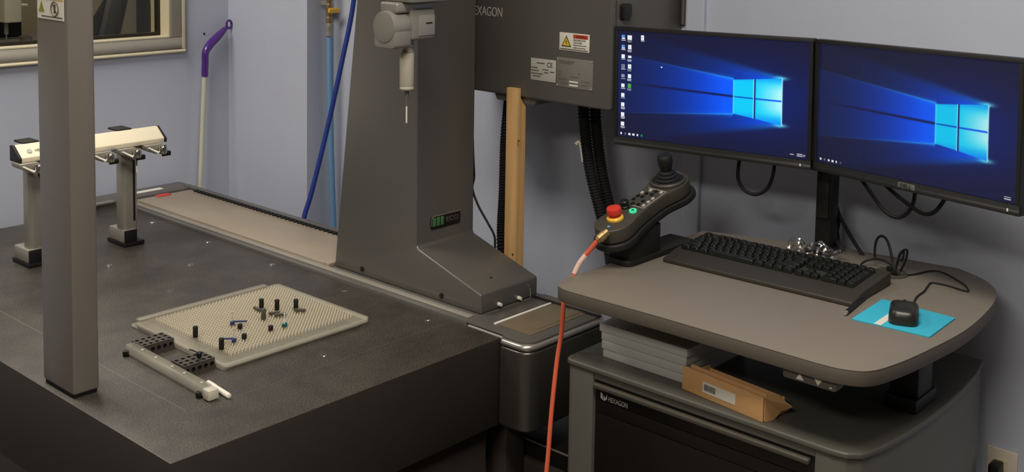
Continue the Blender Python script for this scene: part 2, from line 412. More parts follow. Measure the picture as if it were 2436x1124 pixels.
part('leg', MB().box(2.03, 2.09, 3.4, 3.47, 0, .56), 'dark_stand', cmm, .004)
part('lower_crossbar', MB().box(2.074, 2.16, 1.55, 2.9, .36, .41), 'dark_stand', cmm, .004)
# bridge column with sloping foot, profile in y and z
X0, X1 = 2.03, 2.247
prof = [(2.512, .757), (2.36, 2.02), (2.176, 2.02), (2.174, .888), (2.1715, .881), (2.165, .8775), (1.936, .808), (1.936, .757)]
colm = part('column', MB().prism(prof, X0, X1, 'x'), 'cover_grey', cmm, .0055, 3, 40)
for (u, v) in ((862, 640), (1051, 704)):
    p = at(u, v, 'x', X0)
    part('screw', MB().cyl((X0-.003, p.y, p.z), (X0+.004, p.y, p.z), .0068, .0068, 14), 'near_black', colm)
for (u, v) in ((1186, 724), (1233, 709)):
    p = at(u, v, 'y', 1.936)
    part('stud', MB().cyl((p.x, 1.926, p.z), (p.x, 1.94, p.z), .0045, .0055, 12), 'white_print', colm)
part('hole_plug', MB().cyl((2.117, 1.985, .8165), (2.117, 1.988, .8225), .006, .006, 12), 'near_black', colm)
part('vent_slit', MB().tube([(2.205, 1.934, .795), (2.212, 1.934, .786), (2.2165, 1.934, .772), (2.217, 1.934, .760)], .0012, 6, 4), 'silver_satin', colm)
# badge on the column face that looks towards -y
pb = at(1026, 520, 'y', 2.1735); yb = 2.1735
bd = part('badge', MB().prism(rpoly([(pb.x-.003, .0), (pb.x+.107, .0), (pb.x+.107, .034), (pb.x-.003, .034)], .006), yb, yb-.003, 'y', Matrix.Translation((0, 0, pb.z-.030))), 'black_plastic', colm, .0006)
part('badge_rim', MB().tube([(pb.x-.001, yb-.003, pb.z-.022), (pb.x-.001, yb-.003, pb.z-.001), (pb.x+.004, yb-.003, pb.z+.004), (pb.x+.104, yb-.003, pb.z+.004)], .0011, 6), 'silver_satin', colm)
for k in range(3):
    part('badge_cell', MB().box(pb.x+.003+k*.0145, pb.x+.014+k*.0145, yb-.0042, yb-.0028, pb.z-.024, pb.z), 'green_cell', colm, .001, label='green cell of the badge')
text('ECO', colm, (pb.x+.054, yb-.003, pb.z-.018), (1, 0, 0), (0, 0, 1), .044, .013, 'lab_grey')
# near leg of the bridge
pst = part('support_post', MB().box(1.096, 1.153, 2.193, 2.327, .757, 2.02), 'post_grey', cmm, .006, 3)
part('air_pad', MB().box(1.1, 1.149, 2.197, 2.323, .7502, .758), 'near_black', cmm)
part('bridge_beam', MB().box(1.06, 2.3, 2.17, 2.42, 2.02, 2.3), 'cover_grey', cmm, .01)
part('carriage', MB().box(1.66, 1.92, 1.88, 2.169, 2.05, 2.42), 'cover_grey', cmm, .01)
part('ram', MB().box(1.742, 1.872, 1.89, 2.01, 1.556, 2.6), 'probe_grey', cmm, .008)
# warning label on the post, on the face that looks towards -x
xl = 1.096; zb = at(146, 50, 'x', xl).z
part('warning_label', MB().box(xl-.0009, xl+.001, 2.206, 2.318, zb, 1.70), 'white_print', pst)
part('label_print', MB().box(xl-.0014, xl-.0008, 2.2075, 2.3165, zb+.0405, 1.69), 'yellow_print', pst, label='yellow top of the warning label')
part('label_print', MB().box(xl-.0013, xl-.0008, 2.211, 2.300, zb+.0045, zb+.0065), 'brown_print', pst)
m = MB(); c = Vector((2.243, zb+.0225))
rp = [(c.x+.0155*math.cos(a*PI/12), c.y+.0145*math.sin(a*PI/12)) for a in range(24)]
m.tube([(xl-.001, q[0], q[1]) for q in rp+rp[:1]], .0013, 6)
m.tube([(xl-.001, c.x+.010, c.y+.010), (xl-.001, c.x-.010, c.y-.010)], .0011, 6); m.box(xl-.0014, xl-.0008, c.x-.0035, c.x+.0035, c.y-.009, c.y+.009)
part('prohibition_sign', m, 'brown_print', pst)
m = MB().prism([(2.312, zb+.014), (2.286, zb+.014), (2.299, zb+.037)], xl-.0014, xl-.0008, 'x'); part('hazard_triangle', m, 'olive_print', pst)
# probe head: drum and body along x, probe hanging below
py = 1.95
ph = part('probe_head', MB().box(1.768, 1.845, py-.034, py+.036, 1.468, 1.542), 'probe_grey', cmm, .008, 3, 50)
part('head_cap', MB().box(1.728, 1.85, py-.03, py+.03, 1.532, 1.5565), 'probe_grey', ph, .006, 3)
m = MB().cyl((1.714, py, 1.501), (1.768, py, 1.501), .0365, .0365, 36); part('head_drum', m, 'probe_grey', ph, .003, 2)
part('drum_block', MB().prism(rpoly([(py-.034, 1.452), (py+.034, 1.452), (py+.0355, 1.50), (py-.0355, 1.50)], [.012, .012, 0, 0]), 1.7165, 1.768, 'x'), 'probe_grey', ph, .003)
m = MB().box(1.79, 1.8405, py-.0362, py-.0338, 1.478, 1.5255); part('nameplate', m, 'silver_satin', ph, .004, 3)
part('nameplate_print', MB().box(1.812, 1.832, py-.0369, py-.036, 1.505, 1.5085), 'black_print', ph)
m = MB().cyl((1.806, py, 1.47), (1.806, py, 1.40), .016, .016, 20); 
part('probe_joint', MB().lathe([(.0, 1.468), (.0155, 1.468), (.0155, 1.452), (.013, 1.449), (.013, 1.444), (.0155, 1.441), (.0155, 1.437), (0, 1.437)], (1.787, py, 0), 24), 'silver_satin', ph)
part('probe_body', MB().lathe([(0, 1.437), (.0165, 1.437), (.0168, 1.434), (.0168, 1.362), (.0155, 1.359), (.0165, 1.357), (.0165, 1.353), (.013, 1.349), (0, 1.349)], (1.787, py, 0), 28), 'probe_ivory', ph)
part('stylus_holder', MB().lathe([(0, 1.35), (.0055, 1.35), (.005, 1.336), (.0035, 1.33), (.0035, 1.314), (0, 1.314)], (1.787, py, 0), 14), 'lab_grey', ph)
part('stylus', MB().lathe([(0, 1.315), (.0019, 1.315), (.0019, 1.278), (.0022, 1.275), (.0015, 1.2725), (0, 1.272)], (1.787, py, 0), 10), 'white_print', ph)

# ------------------------------------------------------------------ probe changer rack on the granite
rack = thing('probe_changer_rack', 'cream probe changer rack on two round posts at the back of the granite', 'rack', (1.62, 3.14, ZG))
pr = [(3.143, 1.056), (3.143, 1.099), (3.128, 1.101), (3.088, 1.070), (3.088, 1.057)]
part('rail', MB().prism(pr, 1.407, 1.842, 'x'), 'ivory', rack, .0015)
for x in (1.3995, 1.842):
    part('end_cap', MB().prism([(a+(.002 if a > 3.1 else -.002), b) for a, b in pr], x, x+.0075, 'x'), 'black_soft', rack, .001)
text('HEXAGON', rack, (1.452, 3.1005, 1.0815), (1, 0, 0), (0, .79, .61), .055, .009, 'lab_grey', depth=.0005)
part('emblem', MB().prism([(.008*math.cos(a*PI/3), .008*math.sin(a*PI/3)) for a in range(6)], 0, .0005, 'z', frame((1.436, 3.104, 1.0845), (1, 0, 0), (0, .79, .61))), 'grey_print', rack)
for xb, xp in ((1.4295, 1.466), (1.7185, 1.748)):
    part('base_plate', MB().box(xb, xb+.066, 3.108, 3.21, ZG, ZG+.013), 'black_plastic', rack, .002)
    part('base_block', MB().box(xb+.001, xb+.043, 3.112, 3.2, ZG+.013, ZG+.051), 'silver_satin', rack, .003)
    part('base_front', MB().box(xb+.002, xb+.042, 3.1085, 3.1125, ZG+.013, ZG+.050), 'near_black', rack, .001)
    m = MB().prism(rpoly([(xp-.027, 3.118), (xp+.024, 3.118), (xp+.024, 3.165), (xp-.027, 3.165)], .016, 8), ZG+.045, 1.045, 'z')
    ps = part('post', m, 'silver_satin', rack, .001)
    part('slot', MB().box(xp+.006, xp+.012, 3.1165, 3.1185, ZG+.075, 1.01), 'near_black', ps)
    part('top_pad', MB().prism(rpoly([(xp-.035, 3.13), (xp+.012, 3.13), (xp+.012, 3.19), (xp-.035, 3.19)], .005), 1.099, 1.1045, 'z'), 'black_soft', rack, .001)
    part('clamp_block', MB().box(xp-.03, xp+.02, 3.1, 3.17, 1.036, 1.0575), 'silver_satin', rack, .002)
for x in (1.423, 1.632, 1.716, 1.80):
    h = part('holder', MB().prism([(x-.030, 1.0565), (x+.024, 1.0565), (x+.020, 1.036), (x+.004, 1.028), (x-.026, 1.043)], 3.070, 3.125, 'y'), 'silver_satin', rack, .0015)
    f = MB(); f.tube([(x-.022, 3.068, 1.050), (x-.008, 3.062, 1.041), (x+.004, 3.055, 1.034)], [.0026, .0028, .0036], 8); part('prong', f, 'white_print', h)
    part('module', MB().lathe([(0, 1.030), (.0120, 1.030), (.0132, 1.034), (.0132, 1.050), (.0105, 1.0545), (0, 1.0545)], (x+.018, 3.056, 0), 18), 'chrome', h)
    part('clip', MB().prism(rpoly([(x+.006, 3.046), (x+.038, 3.044), (x+.040, 3.054), (x+.03, 3.068)], .003), 1.0235, 1.037, 'z'), 'black_plastic', h, .001)
for x in (1.423, 1.716):
    part('module_stylus', MB().cyl((x+.017, 3.058, 1.033), (x+.017, 3.058, 1.005), .003, .0022, 8), 'lab_grey', rack)
    part('module_stylus', MB().cyl((x+.017, 3.058, 1.006), (x+.017, 3.058, .985), .0019, .0019, 8), 'white_print' if x > 1.5 else 'lab_grey', rack)

# ------------------------------------------------------------------ pin mat on acrylic plates
pm = thing('pin_fixture_plate', 'clear acrylic plate covered in small clear plastic pins on the granite', 'fixture plate', (1.6, 2.29, ZG))
part('lower_plate', MB().prism(rpoly([(1.393, 2.104), (1.785, 2.104), (1.785, 2.498), (1.393, 2.498)], .012), ZG, ZG+.007, 'z'), 'clear_plate', pm, .001)
sides(bpy.data.objects['lower_plate'], 'frosted', .8)
part('upper_plate', MB().prism(rpoly([(1.391, 2.097), (1.808, 2.097), (1.808, 2.473), (1.391, 2.473)], .016), ZG+.007, ZG+.018, 'z'), 'clear_plate', pm, .0015)
sides(bpy.data.objects['upper_plate'], 'frosted', .8)
part('rim_bar', MB().box(1.40, 1.77, 2.463, 2.485, ZG+.018, ZG+.0225), 'clear_plate', pm, .002)
pins = MB(); hexa = [(math.cos(a*PI/3), math.sin(a*PI/3)) for a in range(6)]
for i in range(36):
    for j in range(33):
        x = 1.430+i*.0098; y = 2.129+j*.0097; k = len(pins.v)
        pins.v += [(x+.0028*c, y+.0028*s_, ZG+.018) for c, s_ in hexa]+[(x+.0018*c, y+.0018*s_, ZG+.0255) for c, s_ in hexa]+[(x, y, ZG+.0275)]
        for q in range(6):
            r_ = (q+1) % 6; pins.f += [(k+q, k+r_, k+6+r_, k+6+q), (k+6+q, k+6+r_, k+12)]
po = part('pin', pins, 'pin_plastic', pm, smooth=60); po['kind'] = 'stuff'; po['label'] = 'dense field of small clear pins'
ZP = ZG+.0277
def peg(u, v, r, h, mt, label, name='peg', z=None):
    z = ZP if z is None else z; p = at(u, v, 'z', z)
    return solo(name, label, 'peg', MB().lathe([(0, 0), (r*.92, 0), (r, .001), (r, h-.0012), (r*.88, h), (0, h)], (p.x, p.y, z), 20), mt, smooth=40)
for u, v, lb in ((465, 803, 'tall black peg standing alone on the left of the pin mat'), (527, 832, 'tall black peg at the front corner of the pin mat by the drilled block'),
                 (622, 736, 'leftmost of the three tall black pegs at the back of the pin mat'), (659, 738, 'middle of the three tall black pegs at the back of the pin mat'),
                 (704, 737, 'rightmost of the three tall black pegs at the back of the pin mat')):
    peg(u, v, .0058, .026, 'peg_black', lb)
peg(627, 760, .006, .026, 'peg_grey', 'tall grey peg in front of the leftmost back peg', 'peg')
for u, v, lb in ((571, 782, 'short black peg beside the blue clamp'), (581, 806, 'short black peg nearest the front of the pin mat'), (644, 786, 'short black peg beside the teal clamp')):
    peg(u, v, .0058, .011, 'peg_black', lb, 'short_peg')
for u, v, a, lb in ((612, 738, -.9, 'dark flat bar behind the grey peg'), (653, 748, .15, 'dark flat bar just in front of the middle back peg'), (667, 752, .2, 'frontmost dark flat bar of the pair on the pin mat'), (714, 741, -.25, 'dark flat bar at the foot of the rightmost back peg')):
    p = at(u, v, 'z', ZP); M = Matrix.Translation((p.x, p.y, ZP)) @ Matrix.Rotation(a-.7, 4, 'Z')
    t = thing('flat_bar', lb, 'bar', tuple(p)); 
    part('strap', MB().prism(rpoly([(-.014, -.004), (.014, -.004), (.014, .004), (-.014, .004)], .004), 0, .006, 'z', M), 'peg_grey', t, .001)
    part('bolt', MB().cyl((0, 0, .006), (0, 0, .0085), .0025, .0022, 8, M), 'silver_satin', t)
def clamp(u, v, mt, ang, arm, lb, stem):
    p = at(u, v, 'z', ZP); t = thing('clamp', lb, 'clamp', tuple(p), ang)
    part('foot', MB().box(-.005, .005, -.005, .005, 0, .008), mt, t, .001, local=True)
    if arm: part('arm', MB().box(0, arm, -.0025, .0025, .006, .0095), mt, t, .001, local=True)
    part('stem', MB().cyl((0, 0, .008), (0, 0, .03), .0017, .0017, 8), stem, t, local=True)
    part('ball', MB().ell((0, 0, .031), (.0023,)*3, 10, 6), stem, t, local=True)
clamp(553, 773, 'clamp_blue', -.75, .034, 'blue clamp with a long arm in the middle of the pin mat', 'acrylic')
clamp(557, 814, 'clamp_blue', 2.4, .03, 'blue clamp behind the front black peg', 'acrylic')
clamp(677, 778, 'clamp_teal', .3, .006, 'teal clamp with a white stem', 'white_print')

# ------------------------------------------------------------------ drilled setup blocks
def drilled(name, label, x0, y0):
    """2 x 3 x 1 inch block with open holes in three faces"""
    LX, LY, LZ = .0762, .0508, .0254
    t = thing(name, label, 'setup block', (x0+LX/2, y0+LY/2, ZG))
    m = MB(); hl = MB()
    def face(o, e1, e2, nrm, L1, L2, n1, n2, r, depth):
        o = Vector(o); e1 = Vector(e1); e2 = Vector(e2); nrm = Vector(nrm); c1 = L1/n1; c2 = L2/n2; K = 12
        for i in range(n1):
            for j in range(n2):
                c = o+e1*(c1*(i+.5))+e2*(c2*(j+.5)); ou = []; inn = []; dp = []
                for k in range(K):
                    a = 2*PI*k/K+PI/4; ca, sa = math.cos(a), math.sin(a); s_ = 1/max(abs(ca), abs(sa))
                    ou.append(tuple(c+e1*(ca*s_*c1/2)+e2*(sa*s_*c2/2))); inn.append(tuple(c+e1*ca*r+e2*sa*r)); dp.append(tuple(c+e1*ca*r+e2*sa*r-nrm*depth))
                m.add(ou+inn, [(k, (k+1) % K, K+(k+1) % K, K+k) for k in range(K)])
                hl.add(inn+dp, [(k, (k+1) % K, K+(k+1) % K, K+k) for k in range(K)]+[tuple(range(K, 2*K))])
    face((x0, y0, ZG+LZ), (1, 0, 0), (0, 1, 0), (0, 0, 1), LX, LY, 5, 3, .0047, .012)
    face((x0, y0, ZG), (1, 0, 0), (0, 0, 1), (0, -1, 0), LX, LZ, 5, 1, .0052, .004)
    face((x0, y0, ZG), (0, 1, 0), (0, 0, 1), (-1, 0, 0), LY, LZ, 3, 1, .0052, .004)
    m.add([(x0+LX, y0, ZG), (x0+LX, y0+LY, ZG), (x0+LX, y0+LY, ZG+LZ), (x0+LX, y0, ZG+LZ), (x0, y0+LY, ZG), (x0, y0+LY, ZG+LZ), (x0, y0, ZG)], [(0, 1, 2, 3), (4, 1, 2, 5), (6, 0, 1, 4)])
    part('body', m, 'block_steel', t, smooth=0); part('bores', hl, 'block_hole', t, label='open drilled holes of the block'); return t
drilled('setup_block', 'grey drilled steel block at the left corner of the pin plate', 1.3135, 2.2975)
drilled('setup_block', 'grey drilled steel block with a black thumbscrew on top', 1.3125, 2.130)
t = thing('thumbscrew', 'black thumbscrew standing on the front drilled block', 'screw', (1.362, 2.15, ZG+.0254))
part('knob', MB().lathe([(0, .004), (.0055, .004), (.006, .005), (.006, .012), (.0045, .014), (0, .014)], (1.362, 2.15, ZG+.0254), 14), 'black_plastic', t)
part('shaft', MB().cyl((1.362, 2.15, ZG+.0254), (1.362, 2.15, ZG+.031), .003, .003, 8), 'black_plastic', t)
part('lever', MB().tube([(1.362, 2.15, ZG+.037), (1.352, 2.162, ZG+.043), (1.349, 2.168, ZG+.044)], .0018, 6), 'black_plastic', t)
# acrylic bar on two black feet
t = thing('acrylic_bar', 'long clear acrylic bar lying in front of the drilled blocks', 'bar', (1.296, 2.17, ZG))
M = Matrix.Translation((1.2965, 2.17, ZG)) @ Matrix.Rotation(-.035, 4, 'Z')
sides(part('bar', MB().box(-.011, .011, -.163, .168, .006, .026, M), 'clear_plate', t, .002), 'acrylic', .8)
part('end_block', MB().box(-.0125, .0125, -.187, -.163, .002, .024, M), 'frosted', t, .003, label='frosted block on the end of the bar')
for y in (-.150, .163): part('foot', MB().cyl((-.012, y, 0), (-.012, y, .0125), .0072, .0072, 14, M), 'black_plastic', t, .001)
for y in (-.14, -.07, -.02, .05, .11): part('rivet', MB().cyl((.0, y, .0255), (.0, y, .0268), .003, .003, 10, M), 'frosted', t)
a = at(493, 910, 'z', ZG+.006); b = at(546, 944, 'z', ZG+.006); dv = (b-a)
solo('marker_pen', 'white marker pen lying at the end of the acrylic bar', 'pen', MB().tube([a, a+dv*.01, a+dv*.04, a+dv*.35, a+dv*.36, a+dv*.95, a+dv*.99, b], [.002, .004, .0058, .0061, .0056, .0058, .0048, .003], 14), 'white_print')

# ================================================================== ALONG THE WALLS
# floor wiper leaning in the corner
t = thing('mop_handle', 'white pole with bent purple grip leaning in the corner', 'mop handle', (2.33, 3.62, 0))
top = at(487, 182, 'y', 3.68); low = at(475, 445, 'y', 3.67); dv = (low-top)/(top.z-low.z)
foot = top+dv*(top.z-.03); foot.y = 3.64
part('pole', MB().tube([foot, top+Vector((0, 0, .02))], .0085, 14), 'pole_white', t)
part('collar', MB().cyl(top-Vector((0, 0, .004)), top+Vector((0, 0, .004)), .0095, .0095, 14), 'silver_satin', t)
pts = [top, at(488, 150, 'y', 3.68), at(489, 125, 'y', 3.68), at(499, 107, 'y', 3.685), at(515, 90, 'y', 3.69), at(530, 74, 'y', 3.695), at(538, 66, 'y', 3.70)]
part('grip', MB().tube(pts, [.0125, .0128, .0135, .0155, .0155, .012, .007], 16, 5), 'purple', t)
c = at(545, 58, 'y', 3.705); m = MB()
m.tube([(c.x+.011*math.cos(a*PI/8), c.y, c.z+.015*math.sin(a*PI/8)) for a in range(17)], .0045, 8); part('hanging_loop', m, 'purple', t)
part('mop_head', MB().box(foot.x-.02, foot.x+.10, 3.56, 3.69, 0, .03), 'pole_white', t, .006)
p = at(485, 80, 'y', YW); part('nail_hole', MB().cyl((p.x, YW-.002, p.z), (p.x, YW+.001, p.z), .004, .003, 8), 'lab_dark', bpy.data.objects['wall_left'])

# compressed air drop on the side of the wall corner
t = thing('air_hose', 'pale blue air hose hanging straight down beside the wall corner', 'hose', (2.58, 3.2, 0))
hy = 3.21
part('tube', MB().tube([at(784, 84, 'y', hy), at(785, 200, 'y', hy), at(787, 330, 'y', hy), at(791, 460, 'y', hy), at(794, 560, 'y', hy), at(796, 700, 'y', hy), (2.60, hy, .012)], .0105, 12, 6), 'hose_light', t)
vx = at(783, 60, 'y', hy).x; zz = lambda v: at(783, v, 'y', hy).z
t = thing('air_valve', 'brass air shut-off valve with a yellow lever above the pale blue hose', 'valve', (vx, hy, zz(84)))
m = MB().lathe([(0, zz(86)), (.012, zz(86)), (.0125, zz(78)), (.011, zz(74)), (.0125, zz(70)), (.0115, zz(58)), (.010, zz(54)), (0, zz(54))], (vx, hy, 0), 16); part('coupling', m, 'silver_satin', t)
m = MB().lathe([(0, zz(54)), (.0115, zz(54)), (.0115, zz(44)), (.009, zz(40)), (.0115, zz(36)), (.0115, zz(12)), (.009, zz(8)), (.0115, zz(2)), (.0115, 1.7), (0, 1.7)], (vx, hy, 0), 8); part('valve_body', m, 'brass', t)
part('lever', MB().prism(rpoly([(vx-.023, zz(30)), (vx+.022, zz(30)), (vx+.022, zz(18)), (vx-.023, zz(18))], .006), hy-.03, hy-.022, 'y'), 'valve_yellow', t, .002)
part('stem', MB().cyl((vx, hy-.023, zz(24)), (vx, hy, zz(24)), .006, .006, 10), 'brass', t)
part('wall_bracket', MB().box(vx-.012, vx+.012, hy, 3.247, zz(12), zz(2)), 'silver_satin', t)
part('supply_pipe', MB().cyl((vx, hy, 1.68), (vx, hy, ZC), .011, .011, 12), 'brass', t)
solo('supply_hose', 'dark blue hose slanting down behind the machine column', 'hose', MB().tube([(2.585, 3.05, 1.75), at(842, 0, 'y', 3.05), at(815, 140, 'y', 3.05), at(780, 300, 'y', 3.05), at(742, 455, 'y', 3.05), at(722, 525, 'y', 3.05), (2.300, 3.03, .60), (2.30, 2.95, .3), (2.33, 2.8, .01)], .0085, 12, 6), 'hose_dark')

# electrical cabinet on the right wall
XE = 2.30
ec = thing('electrical_cabinet', 'grey wall-mounted electrical cabinet with warning and data plates', 'cabinet', (2.45, 2.1, 1.266))
part('body', MB().box(XE+.022, XW-.003, 1.753, 2.47, 1.268, 1.95), 'cover_grey', ec, .004)
part('door', MB().box(XE, XE+.020, 1.75, 2.475, 1.266, 1.955), 'cover_grey', ec, .007, 3)
part('cable_flange', MB().prism([(2.163, 1.268), (2.152, 1.248), (2.014, 1.248), (2.0, 1.268)], XE+.01, XE+.25, 'x'), 'cover_grey', ec, .002)
p = at(1485, 28, 'y', 1.753)
lt = part('latch', MB().prism(rpoly([(p.x-.019, p.z-.021), (p.x+.011, p.z-.021), (p.x+.019, p.z-.008), (p.x+.019, p.z+.021), (p.x-.019, p.z+.021)], .008), 1.741, 1.7535, 'y'), 'black_plastic', ec, .003)
part('hinge', MB().cyl((2.612, 1.746, 1.47), (2.612, 1.746, 1.6), .006, .006, 10), 'cover_grey', ec)
text('HEXAGON', ec, (XE-.0008, 2.252, 1.4795), (0, -1, 0), (0, 0, 1), .125, .026, 'grey_print')
def plate(name, u0, v0, u1, v1, mt):
    a = at(u0, v0, 'x', XE); b = at(u1, v1, 'x', XE)
    part(name, MB().box(XE-.0015, XE+.001, b.y, a.y, b.z, a.z), mt, ec, .0004); return a.y, b.y, b.z, a.z
XS = XE-.0018
y1, y0, z0, z1 = plate('warning_plate', 1332, 76, 1402, 126, 'white_print')
wd = y1-y0; hh = z1-z0
part('plate_print', MB().box(XS-.0003, XS+.0003, y0+.004, y1-wd*.47, z1-hh*.28, z1-hh*.06), 'red_print', ec)
part('hazard_triangle', MB().prism([(y1-wd*.08, z0+hh*.22), (y1-wd*.40, z0+hh*.22), (y1-wd*.24, z1-hh*.16)], XS-.0003, XS+.0003, 'x'), 'black_print', ec)
part('hazard_triangle', MB().prism([(y1-wd*.115, z0+hh*.27), (y1-wd*.365, z0+hh*.27), (y1-wd*.24, z1-hh*.25)], XS-.0006, XS, 'x'), 'yellow_print', ec)
part('lightning_bolt', MB().prism([(y1-wd*.225, z1-hh*.36), (y1-wd*.27, z1-hh*.52), (y1-wd*.245, z1-hh*.52), (y1-wd*.26, z0+hh*.3), (y1-wd*.215, z1-hh*.48), (y1-wd*.245, z1-hh*.48)], XS-.0008, XS-.0005, 'x'), 'black_print', ec)
R_, U_ = (0, -1, 0), (0, 0, 1)
text('WARNING', ec, (XS, y1-wd*.56, z1-hh*.23), R_, U_, wd*.32, hh*.12, 'black_print', depth=.0006)
for k, (s, f_) in enumerate((('HAZARDOUS', .40), ('VOLTAGE', .28), ('Disconnect power', .44), ('before servicing', .40))):
    text(s, ec, (XS, y1-wd*.48, z1-hh*(.42+.145*k)), R_, U_, wd*f_, hh*.095, 'black_print', depth=.0005)
part('plate_print', MB().box(XS-.0003, XS+.0003, y0+.004, y1-.004, z0+.0025, z0+.0045), 'brown_print', ec)
y1, y0, z0, z1 = plate('type_plate', 1264, 137, 1322, 197, 'grey_print'); wd = y1-y0; hh = z1-z0
text('CE', ec, (XS, y1-wd*.66, z1-hh*.34), R_, U_, wd*.22, hh*.21, 'black_print', depth=.0005)
for a, b, c_ in ((.24, .56, .17), (.02, .28, .40), (.02, .33, .53), (.02, .50, .66), (.48, .72, .45), (.55, .72, .58), (.78, .95, .52), (.1, .4, .78)):
    part('print_line', MB().box(XS-.0003, XS+.0003, y1-wd*b, y1-wd*a, z1-hh*(c_+.05), z1-hh*c_), 'lab_grey', ec)
y1, y0, z0, z1 = plate('data_plate', 1326, 135, 1410, 217, 'plate_alu'); wd = y1-y0; hh = z1-z0
for a, b, c_ in ((.06, .5, .10), (.06, .42, .16), (.05, .12, .45), (.05, .12, .57), (.05, .3, .71), (.05, .3, .83), (.4, .62, .60), (.6, .66, .48), (.7, .9, .72), (.7, .86, .84)):
    part('print_line', MB().box(XS-.0003, XS+.0003, y1-wd*b, y1-wd*a, z1-hh*(c_+.035), z1-hh*c_), 'lab_grey', ec)
for a, b, c_ in ((.36, .6, .76), (.36, .6, .88)):
    part('stamp_field', MB().box(XS-.0003, XS+.0003, y1-wd*b, y1-wd*a, z1-hh*(c_+.05), z1-hh*c_), 'white_print', ec)
for yy in (y0+.004, y1-.004):
    for zz_ in (z0+.004, z1-.004): part('rivet', MB().cyl((XE-.0035, yy, zz_), (XE, yy, zz_), .0028, .0034, 10), 'chrome', ec)
# wooden prop under it
t = thing('wooden_prop', 'pale pine stud propping up the electrical cabinet', 'post', (2.3, 2.07, 0))
part('stud', MB().prism([(2.281, 0), (2.319, 0), (2.319, 1.2475), (2.3095, 1.2475), (2.298, 1.2655), (2.298, 1.292), (2.281, 1.292)], 2.0515, 2.0895, 'y'), 'pine', t, .001)
for u, v in ((1234, 336), (1220, 606)):
    p = at(u, v, 'x', 2.281); part('knot', MB().cyl((2.2803, p.y, p.z), (2.2815, p.y, p.z), .0035, .003, 10), 'pine_knot', t)
# corrugated conduits
def conduit(label, pts, r, ring=.008):
    P = [Vector(p) for p in pts]; m0 = MB(); dense = []
    for i in range(len(P)-1):
        a = P[max(0, i-1)]; b = P[i]; c = P[i+1]; d = P[min(len(P)-1, i+2)]; n = max(2, int((c-b).length/(ring/4)))
        for k in range(n):
            t_ = k/n; dense.append(.5*((2*b)+(c-a)*t_+(2*a-5*b+4*c-d)*t_*t_+(3*b-a-3*c+d)*t_**3))
    rr = [r*(1 if (k//2) % 2 == 0 else .84) for k in range(len(dense))]
    return solo('corrugated_conduit', label, 'conduit', m0.tube(dense, rr, 12), 'rubber', smooth=25)
conduit('black corrugated conduit hanging behind the pine stud', [(2.36, 2.155, 1.25), at(1200, 330, 'x', 2.37), at(1196, 460, 'x', 2.38), at(1192, 600, 'x', 2.40), (2.42, 2.19, .4), (2.45, 2.2, .02)], .0125)
conduit('left one of the two black conduits right of the pine stud', [at(1388, 225, 'x', 2.44), at(1390, 290, 'x', 2.44), at(1403, 400, 'x', 2.44), at(1427, 500, 'x', 2.44), at(1450, 600, 'x', 2.45), (2.46, 1.80, .5), (2.48, 1.75, .02)], .0165)
conduit('right one of the two black conduits right of the pine stud', [at(1416, 225, 'x', 2.47), at(1417, 290, 'x', 2.47), at(1430, 400, 'x', 2.47), at(1452, 500, 'x', 2.48), at(1480, 600, 'x', 2.49), (2.5, 1.74, .5), (2.52, 1.70, .02)], .0165)
m = MB(); p = at(1372, 342, 'x', 2.405); m.tube([p, at(1377, 338, 'x', 2.405), at(1381, 352, 'x', 2.41), at(1385, 385, 'x', 2.418)], [.006, .004, .0025, .002], 8, 4)
solo('cable_tie', 'white cable tie with a tag on the left conduit', 'cable tie', m, 'white_print')
solo('sensor_cable', 'thin black cable hanging from the machine column down behind its foot', 'cable', MB().tube([(2.252, 2.19, 1.2), at(1126, 375, 'x', 2.258), at(1128, 420, 'x', 2.26), at(1124, 450, 'x', 2.26), at(1138, 490, 'x', 2.262), at(1160, 530, 'x', 2.264), at(1176, 562, 'x', 2.266), at(1178, 595, 'x', 2.266), (2.267, 2.10, .7)], .0032, 8, 6), 'rubber')
# power strip and plugs on the wall, right edge of the photo
t = thing('wall_outlet', 'cream wall outlet low on the wall with a black plug in it', 'outlet', (XW, .848, .45))
part('face_plate', MB().box(XW-.006, XW, .814, .883, .450, .565), 'outlet_white', t, .003)
for zc in (.488, .528): part('receptacle', MB().prism(rpoly([(.836, zc-.016), (.862, zc-.016), (.862, zc+.016), (.836, zc+.016)], .006), XW-.008, XW-.005, 'x'), 'trim_cream', t, .001)
t = thing('power_plug', 'black power plug in the wall outlet', 'plug', (2.59, .853, .5))
part('plug_body', MB().prism(rpoly([(.842, .508), (.866, .508), (.866, .54), (.842, .54)], .006), XW-.045, XW-.008, 'x'), 'black_plastic', t, .004)
part('cord', MB().tube([(XW-.04, .854, .52), (XW-.075, .855, .50), (XW-.08, .858, .42), (XW-.07, .87, .2), (XW-.05, .88, .01)], .004, 8, 5), 'rubber', t)
# equipment under the guide
t = thing('power_unit', 'black equipment box under the end of the machine guide', 'equipment box', (2.2, 1.7, .41))
part('case', MB().box(2.085, 2.4, 1.58, 1.87, .41, .462), 'black_plastic', t, .004)
part('edge_strip', MB().box(2.083, 2.0865, 1.60, 1.86, .452, .456), 'silver_satin', t)
part('support', MB().box(2.18, 2.36, 1.62, 1.8, 0, .41), 'dark_stand', t, .004)

